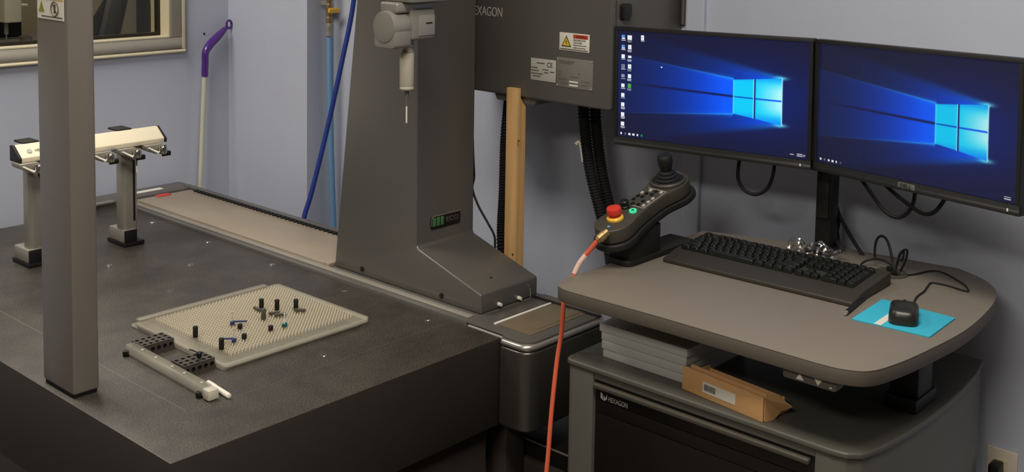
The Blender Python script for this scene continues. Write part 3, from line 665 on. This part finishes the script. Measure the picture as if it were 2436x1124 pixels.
# ================================================================== WORKSTATION
ZT = .805; ZD = .975
cab = thing('tool_cabinet', 'grey cabinet with black drawers under the raised desk', 'cabinet', (2.2, 1.18, 0))
def outline(off=0, fx=1.868):
    o = off
    return ([(2.5-o, 1.53-o)] + rpoly([(2.49, 1.53-o), (fx+o, 1.53-o), (fx+o, 1.3)], [0, .022, 0])[1:-1] +
            [(fx+o, 1.45), (fx+o, .94)] + [(1.868+o, .905+o), (1.873+o, .875+o), (1.893+o*.6, .853+o), (1.947, .840+o), (2.02, .832+o), (2.10, .827+o), (2.2, .827+o), (2.30, .831+o), (2.41, .842+o), (2.5-o, .86+o)])
part('top', MB().prism(outline(), ZT-.013, ZT, 'z'), 'cabinet_grey', cab, .004, 3, 40)
body = outline(.004)
i0 = next(i for i, q in enumerate(body) if abs(q[1]-1.45) < 1e-6)
body = body[:i0]+[(1.872, 1.452), (1.90, 1.452), (1.90, .936), (1.872, .936)]+body[i0+2:]
part('body', MB().prism(body, .03, ZT-.013, 'z'), 'cabinet_grey', cab, .001)
part('plinth', MB().box(1.93, 2.46, .9, 1.48, 0, .03), 'near_black', cab)
part('front_rail', MB().box(1.873, 1.90, .9365, 1.4515, ZT-.027, ZT-.0135), 'cabinet_grey', cab, .001)
def drawer(z0, z1, lab=None):
    return part('drawer', MB().box(1.879, 1.8995, .938, 1.450, z0, z1), 'drawer_black', cab, .001, label=lab)
d1 = drawer(.7335, ZT-.031, 'shallow black top drawer with lettering'); drawer(.7055, .732); drawer(.50, .704); drawer(.27, .498); drawer(.035, .268)
part('handle', MB().box(1.866, 1.8795, .946, 1.4495, .7595, .7715), 'pendant_body', d1, .004, 3, label='long grey grip strip')
pe = at(1432, 943, 'x', 1.879)
text('HEXAGON', d1, (1.8785, pe.y-.018, pe.z-.0065), R_, U_, .050, .0105, 'grey_print')
m = MB(); e0 = Vector((pe.y-.006, pe.z))
m.prism([(e0.x+.009, e0.y+.008), (e0.x+.009, e0.y-.004), (e0.x+.003, e0.y-.008), (e0.x+.003, e0.y+.004)], 1.8782, 1.8792, 'x'); m.prism([(e0.x+.001, e0.y+.002), (e0.x+.001, e0.y-.009), (e0.x-.008, e0.y-.004), (e0.x-.008, e0.y+.007), (e0.x-.004, e0.y-.001)], 1.8782, 1.8792, 'x')
part('emblem', m, 'grey_print', d1)
# raised desk standing on the cabinet
desk = thing('raised_desk', 'grey-brown height-adjustable desk top standing on the cabinet', 'desk', (2.18, 1.18, ZT))
dp = rpoly([(2.42, 1.54), (1.818, 1.538), (1.826, 1.25), (1.826, .88)], [0, .06, 0, 0], 8)[:-1]+catmull([(1.826, .92), (1.832, .872), (1.858, .832), (1.925, .812), (2.03, .798), (2.18, .788), (2.34, .80), (2.45, .825), (2.52, .872), (2.568, .95)], 5, False)+[(2.568, .95), (2.53, 1.22), (2.466, 1.41)]
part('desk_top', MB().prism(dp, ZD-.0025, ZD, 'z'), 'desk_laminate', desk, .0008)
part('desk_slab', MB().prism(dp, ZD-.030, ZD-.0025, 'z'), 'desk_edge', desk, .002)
for y0, x0 in ((.855, 2.13), (1.425, 2.25)):
    lc = part('lift_column', MB().box(x0, x0+.07, y0, y0+.058, ZT, ZD-.045), 'near_black', desk, .003)
    part('column_foot', MB().box(x0-.015, x0+.085, y0-.004, y0+.062, ZT, ZT+.028), 'near_black', desk, .003)
part('crossbeam', MB().box(2.12, 2.21, .85, 1.49, ZD-.05, ZD-.030), 'black_plastic', desk, .002)
part('bracket', MB().tube([at(1466, 768, 'x', 2.0), at(1472, 758, 'x', 2.0), at(1485, 762, 'x', 2.0)], .005, 8), 'black_plastic', desk)
cp = part('control_panel', MB().prism(rpoly([(.886, ZD-.052), (.992, ZD-.052), (.992, ZD-.032), (.886, ZD-.032)], .006), 1.842, 1.87, 'x'), 'lab_grey', desk, .002)
for yy, s in ((.957, 1), (.921, -1)):
    zc = ZD-.042; part('arrow_button', MB().prism([(yy+.008, zc-s*.0055), (yy-.008, zc-s*.0055), (yy, zc+s*.0065)], 1.8412, 1.8425, 'x'), 'white_print', cp)
part('led', MB().box(1.8414, 1.8425, .894, .899, ZD-.047, ZD-.0445), 'white_print', cp)

# stacked grey binders and cardboard box on the cabinet
for k, (dy, lb) in enumerate(((0, 'bottom grey folder of the stack under the desk'), (.002, 'second grey folder from the bottom under the desk'), (.004, 'second grey folder from the top under the desk'), (.007, 'topmost grey folder of the stack under the desk'))):
    o = solo('grey_folder', lb, 'folder', MB().box(1.93-.002*(k % 2), 2.17, 1.262-dy, 1.472+dy*1.4, ZT+.0186*k, ZT+.0186*k+.0182), 'binder_grey', .0015, group='grey folders stacked on the cabinet')
bx = thing('cardboard_box', 'small open brown cardboard box with a white barcode label', 'box', (1.893, 1.151, ZT), math.atan2(-.2, -.026))
m = MB(); m.box(-.1, .1, .004, .085, 0, .003); m.box(-.1, -.097, .004, .085, .003, .030); m.box(.097, .1, .004, .06, .003, .036); m.box(-.097, .09, .082, .085, .003, .024)
part('body', m, 'cardboard', bx, .0006, local=True)
part('front_panel', MB().box(-.101, .101, 0, .004, .0, .049), 'cardboard', bx, .0012, local=True)
part('inner_panel', MB().box(-.088, .1, .011, .0135, .003, .053), 'cardboard', bx, .0006, local=True)
fl = rpoly([(.003, .046), (.003, .0005), (.030, .0), (.047, .011)], [0, .004, .014, .003], 6)
part('side_flap', MB().prism(fl, .1015, .1035, 'x', Matrix.Translation((.101, 0, 0)) @ Matrix.Rotation(-.12, 4, 'Z') @ Matrix.Translation((-.101, 0, 0))), 'cardboard', bx, local=True)
tf = [(.1025, .004, .047), (.107, .047, .012), (.121, .066, .020), (.107, .03, .051)]
part('top_flap', MB().add(tf+[(x_-.0005, y_+.0008, z_-.002) for x_, y_, z_ in tf], [(0, 1, 2, 3), (7, 6, 5, 4), (0, 4, 5, 1), (1, 5, 6, 2), (2, 6, 7, 3), (3, 7, 4, 0)]), 'cardboard', bx, smooth=0, local=True)
lb = part('label', MB().box(-.046, .036, -.0012, 0, .012, .0335), 'white_print', bx, local=True)
br = MB(); x = -.042
while x < -.014:
    q = random.choice((.0006, .0009, .0014)); br.box(x, x+q, -.0016, -.0011, .0165, .029); x += q+random.choice((.0006, .0009))
part('barcode', br, 'lab_grey', bx, smooth=0, local=True)

# ------------------------------------------------------------------ monitors
def lin_np(a):
    return np.where(a <= .04045, a/12.92, ((a+.055)/1.055)**2.4)
def picture(nx, ny, icons, dim):
    s, t = np.meshgrid((np.arange(nx+1))/nx, (np.arange(ny+1))/ny)       # t runs downwards
    img = np.zeros((ny+1, nx+1, 3)); img[:] = (.070, .075, .185)
    def blend(c, a): img[:] = img*(1-a[..., None])+np.array(c)*a[..., None]
    sm = lambda x, a, b: np.clip((x-a)/(b-a), 0, 1)**2*(3-2*np.clip((x-a)/(b-a), 0, 1))
    blend((.04, .13, .46), np.exp(-(((s-.74)/.36)**2+((t-.52)/.36)**2))*.85)
    d = np.clip(.66-s, 0, 1); tu = .371-d*.228; tl = .67+d*.16
    cone = sm(t, tu-.015, tu+.012)*(1-sm(t, tl-.012, tl+.015))*(1-sm(s, .628, .66))
    blend((.0, .30, .98), cone*np.minimum(1, 1.3*np.exp(-d/.28)))
    blend((.0, .42, 1), cone*np.exp(-d/.12)*.7)
    for t0, sg, k in ((.324, -1, .42), (.731, 1, .40)):                  # light thrown from the outer corners
        dd = np.clip(.872-s, 0, 1); edge = t0+sg*dd*k; inn = sm(sg*(edge-t), -.02, .06)
        half_ = np.where((t < .52) == (sg < 0), 1, 0)
        blend((.0, .34, 1), inn*(dd > 0)*np.minimum(1, 1.25*np.exp(-dd/.22))*half_*(1-cone*.85))
        blend((.1, .62, 1), np.exp(-(sg*(edge-t)-.012)**2/.0006)*np.exp(-dd/.12)*(dd > 0)*.6)
        blend((.45, .92, 1), np.exp(-(((s-.866)/.030)**2+((t-t0)/.016)**2))*.8)
    for y0, k in ((.371, .228), (.67, -.16)):
        ln = np.exp(-((t-(y0-d*k))/.006)**2)*np.exp(-d/.2)*(s < .631); blend((.40, .80, 1), ln*.75)
        blend((.0, .55, 1), np.exp(-((t-(y0-d*k))/.022)**2)*np.exp(-d/.14)*(s < .631)*.5)
    mid = .519-np.clip(.64-s, 0, 1)*.055
    blend((.05, .07, .25), np.exp(-((t-mid)/.011)**4)*(s < .635)*np.clip((s-.02)/.2, 0, 1)*.85)
    def pane(s0, s1, a0, a1, b0, b1):
        f = np.clip((s-s0)/(s1-s0), 0, 1); ex, ey = 1/nx, 1/ny
        return sm(s, s0-ex, s0+ex)*(1-sm(s, s1-ex, s1+ex))*sm(t, a0+(a1-a0)*f-ey, a0+(a1-a0)*f+ey)*(1-sm(t, b0+(b1-b0)*f-ey, b0+(b1-b0)*f+ey))
    for s0, s1, a0, a1, b0, b1 in ((.631, .733, .371, .352, .514, .515), (.631, .733, .524, .526, .67, .693), (.742, .872, .350, .324, .515, .515), (.742, .872, .527, .529, .695, .731)):
        pmk = pane(s0, s1, a0, a1, b0, b1)
        br_ = np.clip((s-.72)/.15, 0, 1)*np.exp(-((t-.515)/.14)**4); ed = np.clip(np.abs(t-.515)/.17-.75, 0, 1)
        cc = np.stack([.0+.74*br_, .80+.18*br_-.5*ed, .98+0*br_], -1); img[:] = img*(1-pmk[..., None])+cc*pmk[..., None]
    fr = np.exp(-((s-.872)/.003)**2)*(t > .324)*(t < .731); blend((.75, .97, 1), fr*.9)
    fr = np.exp(-((s-.631)/.003)**2)*(t > .371)*(t < .67); blend((.4, .9, 1), fr*.8)
    fr = np.exp(-((s-.7385)/.0032)**4)*(t > .35)*(t < .695); blend((.02, .10, .35), fr); blend((.7, .96, 1), np.exp(-((s-.7325)/.002)**2)*(t > .35)*(t < .695)*.9)
    def rect(cx, cy, w_, h_, c): img[(np.abs(s-cx) < w_/2) & (np.abs(t-cy) < h_/2)] = c
    wt = (.93, .94, .96); bl = (.35, .62, .9)
    if icons:
        for k in range(10):
            cy = .062+k*.0905; c = bl if k in (0, 1) else ((.55, .58, .66) if k in (3, 4) else wt)
            rect(.030, cy, .019, .036 if k != 4 else .028, c)
            if k in (0, 1): rect(.030, cy+.012, .018, .008, wt); rect(.033, cy-.004, .006, .012, (.1, .3, .7))
            if k == 3: rect(.026, cy, .004, .02, (.2, .22, .3)); rect(.033, cy-.006, .004, .014, (.2, .22, .3))
            rect(.030, cy+.028, .024, .006, (.75, .77, .82))
            if k > 6: rect(.030, cy+.039, .02, .006, (.7, .72, .78))
        for k in range(6):
            cy = .062+k*.0905; rect(.066, cy, .018 if k else .024, .040 if k != 2 else .022, wt if k != 5 else (.28, .66, .24))
            if k in (0, 1, 3): rect(.068, cy, .008, .012, (.78, .82, .88))
            rect(.066, cy+.030, .026, .006, (.75, .77, .82)); rect(.066, cy+.041, .02, .006, (.7, .72, .78))
        rect(.139, .056, .016, .044, wt); rect(.139, .088, .018, .006, (.75, .77, .82)); rect(.137, .056, .005, .014, (.6, .64, .7))
        rect(.247, .315, .007, .012, (.85, .9, 1))
    for x_, w_, c in ((.022, .009, wt), (.045, .006, (.5, .5, .55)), (.070, .011, wt), (.093, .012, wt), (.115, .008, wt), (.139, .010, (.1, .5, .35) if icons else (.3, .3, .36))): rect(x_, .968, w_, .018, c)
    rect(.963, .958, .028, .006, (.75, .75, .8)); rect(.963, .972, .03, .006, (.75, .75, .8))
    if icons: rect(.925, .965, .02, .006, (.7, .7, .75)); rect(.985, .965, .008, .012, (.6, .6, .65))
    return lin_np(np.clip(img*dim, 0, 1))
def monitor(label, c, rz, roll, w_, h_, icons, dim, nx, ny, brand):
    t = thing('monitor', label, 'monitor', c, rz); t.rotation_euler = (0, -roll, rz)
    W[t.name] = Matrix.Translation(c) @ Matrix.Rotation(rz, 4, 'Z') @ Matrix.Rotation(-roll, 4, 'Y')
    a, b, e = w_/2, .0085, .021
    m = MB(); m.box(-a, a, 0, .022, 0, e); m.box(-a, a, 0, .022, h_-b, h_); m.box(-a, -a+b, 0, .022, e, h_-b); m.box(a-b, a, 0, .022, e, h_-b)
    part('bezel', m, 'bezel', t, .0008, local=True)
    part('back_shell', MB().prism([(-a+.004, .012), (a-.004, .012), (a-.01, .03), (.14, .047), (-.14, .047), (-a+.01, .03)], .01, h_-.01, 'z'), 'black_plastic', t, .003, local=True)
    part('mount_plate', MB().box(-.05, .05, .047, .057, h_/2-.05, h_/2+.05), 'black_plastic', t, .002, local=True)
    img = picture(nx, ny, icons, dim); x0, x1, z0, z1 = -a+b, a-b, e, h_-b
    vs_ = [(x0+(x1-x0)*i/nx, .003, z1+(z0-z1)*j/ny) for j in range(ny+1) for i in range(nx+1)]
    fs_ = [(j*(nx+1)+i, (j+1)*(nx+1)+i, (j+1)*(nx+1)+i+1, j*(nx+1)+i+1) for j in range(ny) for i in range(nx)]
    me = bpy.data.meshes.new('screen'); me.from_pydata(vs_, [], fs_)
    at_ = me.color_attributes.new('picture', 'FLOAT_COLOR', 'POINT')
    at_.data.foreach_set('color', np.concatenate([img, np.ones(img.shape[:2]+(1,))], -1).astype(np.float32).ravel())
    me.materials.append(MATS['screen']); link('screen', me, t, 'lit screen with a bright blue window picture')
    part('power_light', MB().box(a-.026, a-.023, -.0006, .0002, .006, .012), 'white_print', t, local=True)
    if brand:
        part('brand_badge', MB().box(-.022, .022, -.0008, .0004, .005, .017), 'dell_badge', t, .0003, local=True)
        text('DELL', t, W[t.name] @ Vector((-.014, -.0009, .007)), W[t.name].to_3x3() @ Vector((1, 0, 0)), W[t.name].to_3x3() @ Vector((0, 0, 1)), .028, .008, 'black_print')
    return t
monitor('left monitor showing desktop icons and a glowing blue window', (2.333, 1.4807, 1.1866), math.atan2(-.5228, .0487), .017, .525, .30, True, 1, 480, 270, False)
monitor('right monitor showing a glowing blue window and no icons', (2.2892, .9645, 1.1975), math.atan2(-.5032, -.1524), .028, .528, .30, False, .93, 420, 236, True)
t = thing('monitor_pole', 'black pole on the desk holding both monitors', 'monitor stand', (2.475, 1.232, ZD))
part('pole', MB().box(2.455, 2.495, 1.213, 1.253, ZD+.01, 1.40), 'black_plastic', t, .004)
part('base', MB().box(2.43, 2.515, 1.20, 1.266, ZD, ZD+.012), 'black_plastic', t, .003)
part('clamp', MB().box(2.445, 2.503, 1.204, 1.263, 1.17, 1.20), 'black_plastic', t, .003)
part('arm', MB().tube([(2.475, 1.233, 1.335), (2.455, 1.35, 1.335), (2.40, 1.47, 1.335)], .014, 10, 4), 'black_plastic', t)
part('arm', MB().tube([(2.475, 1.233, 1.345), (2.44, 1.1, 1.345), (2.352, .95, 1.345)], .014, 10, 4), 'black_plastic', t)
part('cable_cover', MB().box(2.449, 2.456, 1.218, 1.247, 1.06, 1.17), 'black_soft', t, .002)
def cable(label, pts, r=.0045, mt='rubber', sub=6):
    return solo('cable', label, 'cable', MB().tube(pts, r, 8, sub), mt)
X = 2.405
cable('black cable loop hanging under the left monitor', [at(1762, 370, 'x', X), at(1757, 395, 'x', X), at(1756, 425, 'x', X), at(1770, 452, 'x', X), at(1797, 463, 'x', X), at(1824, 450, 'x', X), at(1838, 420, 'x', X), at(1843, 385, 'x', X)])
X = 2.36
cable('left black cable loop hanging under the right monitor', [at(2040, 415, 'x', X), at(2062, 445, 'x', X), at(2100, 498, 'x', X), at(2130, 517, 'x', X), at(2155, 510, 'x', X), at(2172, 485, 'x', X), at(2178, 450, 'x', X)])
X = 2.352
cable('right black cable loop hanging under the right monitor', [at(2095, 430, 'x', X), at(2130, 462, 'x', X), at(2175, 497, 'x', X), at(2202, 510, 'x', X), at(2225, 503, 'x', X), at(2245, 478, 'x', X), at(2252, 460, 'x', X)])
X = 2.51
cable('black cable running from the pole down to the desk on the right', [at(1975, 450, 'x', X), at(1985, 480, 'x', X), at(1998, 515, 'x', X), at(2025, 565, 'x', X), at(2055, 612, 'x', X)], .0045)
cable('black cable crossing beside the pole', [at(1973, 500, 'x', 2.515), at(1988, 535, 'x', 2.515), at(1994, 565, 'x', 2.515), at(1998, 602, 'z', ZD+.005)], .004)
cable('second black cable crossing beside the pole', [at(1978, 455, 'x', 2.52), at(1996, 510, 'x', 2.522), at(1992, 550, 'x', 2.522), at(1982, 590, 'x', 2.522), at(1980, 603, 'z', ZD+.005)], .004)

# ------------------------------------------------------------------ keyboard
kb = thing('keyboard', 'black full-size keyboard with tall keys on the desk', 'keyboard', (2.234, 1.2345, ZD), math.radians(-88.2))
part('case', MB().prism([(-.0985, 0), (-.0985, .010), (-.05, .021), (.0985, .030), (.0985, 0)], -.228, .228, 'x'), 'kb_body', kb, .003, 3, local=True)
U = .0187; kmesh = {}
def key(x, row, wu=1, hu=1):
    k = (wu, hu)
    if k not in kmesh:
        a = wu*U/2-.0006; b = hu*U/2-.0006; q = .0022
        vs_ = [(-a, -b, 0), (a, -b, 0), (a, b, 0), (-a, b, 0), (-a+q, -b+q, .0095), (a-q, -b+q, .0095), (a-q, b-q*.6, .0095), (-a+q, b-q*.6, .0095)]
        kmesh[k] = mesh('key', MB().add(vs_, [(3, 2, 1, 0), (4, 5, 6, 7), (0, 1, 5, 4), (1, 2, 6, 5), (2, 3, 7, 6), (3, 0, 4, 7)]), 'key_black', .0008, 1)
    o = link('key', kmesh[k], kb); yy = -.0335+row*U+(hu-1)*U/2+(.006 if row >= 5 else 0)
    o.location = (-.2165+(x+wu/2)*U, yy, .0215+(yy+.05)*.0606); o.rotation_euler = (.0605, 0, 0)
for row, ws in enumerate([[1.25, 1.25, 1.25, 6.25, 1.25, 1.25, 1.25, 1.25], [2.25]+[1]*10+[2.75], [1.75]+[1]*11+[2.25], [1.5]+[1]*12+[1.5], [1]*13+[2]]):
    x = 0
    for q in ws: key(x, row, q); x += q
for x in [0, 2, 3, 4, 5, 6.5, 7.5, 8.5, 9.5, 11, 12, 13, 14, 15.25, 16.25, 17.25, 18.5, 19.5, 20.5, 21.5]: key(x, 5)
for x in (15.25, 16.25, 17.25): key(x, 4); key(x, 3)
key(16.25, 1); [key(x, 0) for x in (15.25, 16.25, 17.25)]
for r_ in (1, 2, 3, 4): [key(x, r_) for x in (18.5, 19.5, 20.5)]
key(18.5, 0, 2); key(20.5, 0); key(21.5, 0, 1, 2); key(21.5, 2, 1, 2); key(21.5, 4)

# ------------------------------------------------------------------ jog box with joystick on its stand
jc = Vector((2.128, 1.52, 1.108)); JM = Matrix.Translation(jc) @ Matrix.Rotation(-.265, 4, 'Y')
jb = thing('joystick_control_box', 'dark handheld control box with joystick and red emergency button', 'control box', (2.12, 1.52, ZD))
half = [(-.158, .0), (-.152, .022), (-.13, .039), (-.10, .042), (-.065, .036), (-.02, .032), (.04, .032), (.075, .040), (.105, .045), (.138, .038), (.156, .02)]
ol = [Vector(p) for p in half]+[Vector((.160, 0))]+[Vector((p[0], -p[1])) for p in half[:0:-1]]
ol = catmull(ol, 4)
part('case', MB().prism(ol, -.034, 0, 'z', JM), 'pendant_body', jb, .004, 3, 40)
part('cradle', MB().prism([(p[0]*1.06+.004, p[1]*1.14) for p in ol], -.052, -.035, 'z', JM), 'black_soft', jb, .004, 3, 40)
part('mount', MB().prism(rpoly([(2.045, 1.487), (2.165, 1.487), (2.165, 1.556), (2.045, 1.556)], .014), ZD+.012, 1.055, 'z'), 'black_soft', jb, .003)
part('stand_foot', MB().prism(rpoly([(2.035, 1.484), (2.30, 1.484), (2.30, 1.558), (2.035, 1.558)], [.02, .006, .006, .02]), ZD, ZD+.014, 'z'), 'black_soft', jb, .003)
es = part('emergency_button', MB().lathe([(0, .006), (.0135, .006), (.0135, .012), (.0168, .014), (.0172, .023), (.0158, .027), (.010, .0285), (0, .029)], (-.100, .004, 0), 28, JM), 'red_button', jb)
part('yellow_collar', MB().lathe([(0, 0), (.0195, 0), (.0195, .004), (.0165, .007), (0, .007)], (-.100, .004, 0), 28, JM), 'valve_yellow', jb)
part('start_button', MB().lathe([(0, .004), (.005, .004), (.0055, .0045), (.0085, .0045), (.009, 0)], (-.056, -.014, 0), 20, JM), 'green_button', jb, label='glowing green ring button')
part('start_symbol', MB().cyl((-.056, -.014, .0035), (-.056, -.014, .0047), .0038, .0038, 12, JM), 'clamp_teal', jb)
part('selector_knob', MB().lathe([(.012, 0), (.012, .004), (.0105, .006), (.0105, .016), (.0085, .018), (0, .018)], (-.046, .016, 0), 20, JM), 'black_plastic', jb)
m = MB()
for a, b in (((-.034, -.027), (.056, -.029)), ((.056, -.029), (.058, .024)), ((-.03, .006), (-.034, -.027))): m.tube([(a[0], a[1], .0003), (b[0], b[1], .0003)], .0007, 6)
m.xf(JM); part('keypad_frame', m, 'grey_print', jb)
for i, x in enumerate((-.024, -.005, .013, .030, .047)):
    for j, y in enumerate((-.021, -.006, .009, .021)):
        if (j == 3 and i < 1) or (i+j) % 4 == 3: continue
        part('keypad_button', MB().prism(rpoly([(x-.0045, y-.0035), (x+.0045, y-.0035), (x+.0045, y+.0035), (x-.0045, y+.0035)], .002, 2), 0, .0028, 'z', JM), 'grey_print' if j == 0 or (i+j) % 3 == 0 else 'black_plastic', jb)
part('button', MB().cyl((-.066, .014, 0), (-.066, .014, .003), .004, .004, 10, JM), 'red_print', jb); part('indicator', MB().cyl((-.138, -.006, 0), (-.138, -.006, .0012), .0035, .0035, 10, JM), 'hose_light', jb)
part('joystick_rim', MB().lathe([(.042, -.012), (.043, .006), (.040, .009), (.037, .006), (.036, 0), (0, 0)], (.105, .0, 0), 32, JM), 'pendant_body', jb)
js = part('joystick_boot', MB().lathe([(.036, .002), (.036, .005), (.029, .008), (.0305, .011), (.0235, .014), (.0245, .018), (.018, .021), (.0185, .025), (.013, .028), (.0095, .030), (.0095, .036), (0, .036)], (.105, 0, 0), 28, JM), 'rubber', jb)
part('joystick_knob', MB().lathe([(0, .029), (.0125, .031), (.0150, .038), (.0172, .048), (.0178, .058), (.0172, .065), (.0145, .0685), (0, .069)], (.105, 0, 0), 24, JM), 'black_soft', jb)
c0 = at(1446, 551, 'y', 1.497); c1 = at(1424, 570, 'y', 1.508)
dcn = (c1-c0).normalized()
part('cable_connector', MB().tube([c0, c0+dcn*.01, c0+dcn*.011, c0+dcn*.026, c0+dcn*.027, c1+dcn*.004], [.009, .009, .0105, .0105, .0085, .0075], 16), 'brass', jb)
s1 = at(1393, 608, 'y', 1.538); s2 = at(1366, 652, 'y', 1.553)
part('orange_cable', MB().tube([c1-dcn*.01, c1, c1+(s1-c1)*.5, s1], .0052, 10, 6), 'orange_cable', jb)
part('cable_sleeve', MB().tube([s1+(c1-s1)*.08, s1, (s1+s2)/2+Vector((0, .002, .002)), s2], .0058, 10, 5), 'cable_sleeve', jb)
part('orange_cable', MB().tube([s2, (s2.x-.01, 1.556, .93), at(1342, 715, 'y', 1.558), at(1336, 790, 'y', 1.56), at(1325, 860, 'y', 1.56), at(1312, 980, 'y', 1.56), at(1300, 1124, 'y', 1.56), (1.83, 1.57, .3), (1.80, 1.6, .01), (1.72, 1.62, .006)], .0050, 10, 6), 'orange_cable', jb)

# ------------------------------------------------------------------ mouse, pad and small things on the desk
t = thing('mouse_pad', 'teal mouse pad with a white stripe', 'mouse pad', (2.145, .896, ZD))
q = [at(2026, 762, 'z', ZD), at(2212, 805, 'z', ZD), at(2273, 760, 'z', ZD), at(2099, 715, 'z', ZD)]; q = [(p.x, p.y) for p in q]
part('pad', MB().prism(rpoly(q, .004, 3), ZD, ZD+.0032, 'z'), 'mat_teal', t, .0005)
a, b = Vector(q[0]), Vector(q[1]); c_, d_ = Vector(q[3]), Vector(q[2])
sp = [a+(b-a)*.29, a+(b-a)*.385, c_+(d_-c_)*.385, c_+(d_-c_)*.29]
part('stripe', MB().prism([tuple(p) for p in sp], ZD+.0030, ZD+.0036, 'z'), 'white_print', t)
mo = thing('computer_mouse', 'black wired mouse on the teal pad', 'mouse', (2.148, .898, ZD+.0036), math.radians(-68))
def msh(p):
    x, y, z = p; a_, b_, c_ = abs(x)/.032, abs(y)/.052, abs(z-.002)/.032; n2 = (a_*a_+b_*b_+c_*c_)**.5; n4 = (a_**4+b_**4+c_**4)**.25+1e-9; k_ = n2/n4; x *= k_*.93; y *= k_*.93; z *= k_; z = max(z, 0); k = 1+.10*math.cos(y/.055*PI)*0; x = x*(1-.12*math.exp(-((y+.0)/.02)**2)); z = z*(1-.30*max(0, y/.055)-.06*max(0, -y/.055)**2); return (x, y, z)
part('shell', MB().ell((0, 0, .002), (.032, .052, .030), 32, 24, None, msh), 'mouse_black', mo, local=True, smooth=60)
part('button_seam', MB().box(-.0006, .0006, .008, .022, .010, .0285), 'near_black', mo, local=True)
part('scroll_wheel', MB().cyl((-.003, .026, .0235), (.003, .026, .0235), .006, .006, 14), 'rubber', mo, local=True)
z_ = ZD+.003
part('cord', MB().tube([mo.location+Vector((.05, .006, .006)), at(2180, 708, 'z', z_), at(2198, 694, 'z', z_), at(2208, 680, 'z', z_), at(2218, 673, 'z', z_), at(2255, 680, 'z', z_), at(2290, 691, 'z', z_), at(2304, 692, 'z', z_), at(2290, 675, 'z', z_), at(2245, 650, 'z', z_), at(2215, 645, 'z', z_), at(2175, 653, 'z', z_), at(2130, 657, 'z', z_)], .0019, 6, 6), 'rubber', mo)
a = at(2010, 747, 'z', ZD+.005); b = at(2062, 703, 'z', ZD+.005); dv = b-a
t = thing('ballpoint_pen', 'dark pen lying between keyboard and mouse pad', 'pen', tuple(a))
part('barrel', MB().tube([a+dv*.08, a+dv*.1, b-dv*.02, b], [.0035, .0046, .0046, .003], 12), 'black_plastic', t)
part('tip', MB().tube([a, a+dv*.04, a+dv*.08], [.0035, .0042, .0036], 12), 'silver_satin', t)
# desk grommet with tangled leads
g = at(2118, 652, 'z', ZD)
t = thing('cable_grommet', 'black round grommet at the back of the desk', 'grommet', (g.x, g.y, ZD))
part('ring', MB().lathe([(.038, 0), (.038, .002), (.035, .004), (.022, .004), (.020, .001), (0, .001)], (g.x, g.y, ZD), 28), 'pendant_body', t)
yb_ = g.x
cable('thin black lead arching up from the desk grommet', [at(2082, 618, 'x', yb_+.03), at(2081, 595, 'x', yb_+.03), at(2086, 570, 'x', yb_+.03), at(2098, 562, 'x', yb_+.03), at(2110, 572, 'x', yb_+.02), at(2119, 600, 'x', yb_+.01), at(2123, 625, 'x', yb_+.005), at(2126, 652, 'z', ZD+.006)], .003)
cable('thin black lead looping flat on the desk behind the keyboard', [at(2050, 655, 'z', ZD+.006), at(2046, 636, 'z', ZD+.006), at(2058, 622, 'z', ZD+.012), at(2085, 617, 'z', ZD+.02), at(2110, 624, 'z', ZD+.025), at(2128, 640, 'z', ZD+.02), at(2132, 655, 'z', ZD+.006)], .0025)
m = MB(); pp = [at(u, v, 'x', yb_+.02) for u, v in ((2128, 650), (2135, 625), (2142, 605), (2150, 600), (2146, 620), (2138, 612), (2146, 598), (2158, 596), (2156, 615), (2150, 630), (2142, 645))]
m.tube(pp, .0026, 6, 6); solo('coiled_lead', 'tangled coil of thin black lead standing on the grommet', 'cable', m, 'rubber')
a = at(2112, 640, 'x', yb_+.005); b = at(2136, 652, 'x', yb_-.005)
t = thing('usb_plug', 'small black plug lying on the grommet', 'plug', (a.x, a.y, ZD+.004))
M = frame(a, b-a, (0.1, .1, 1)); L_ = (b-a).length
part('plug_body', MB().box(0, L_*.75, -.007, .007, -.005, .005, M), 'black_plastic', t, .002); part('strain_relief', MB().cyl((L_*.7, 0, 0), (L_*1.15, 0, 0), .004, .0025, 8, M), 'rubber', t)
# crumpled clear plastic wrapper behind the keyboard
wm = MB(); nx, ny = 26, 12; c0_ = at(1868, 606, 'z', ZD+.002); c1_ = at(2003, 632, 'z', ZD+.002); ex = (c1_-c0_); ey = Vector((.048, .01, 0)); rnd = random.Random(3)
for j in range(ny+1):
    for i in range(nx+1):
        s_, q_ = i/nx, j/ny; p = c0_+ex*s_+ey*q_
        hgt = .034*math.sin(PI*min(1, max(0, q_*.85+.08)))*(.55+.45*math.sin(PI*s_*2.3+.7)**2)+rnd.uniform(0, .009); wm.v.append((p.x+rnd.uniform(-.003, .003), p.y+rnd.uniform(-.003, .003), ZD+.002+max(0, hgt)))
wm.f = [(j*(nx+1)+i, j*(nx+1)+i+1, (j+1)*(nx+1)+i+1, (j+1)*(nx+1)+i) for j in range(ny) for i in range(nx)]
solo('plastic_wrapper', 'crumpled clear plastic wrapper behind the keyboard', 'wrapper', wm, 'clear_film', smooth=0)
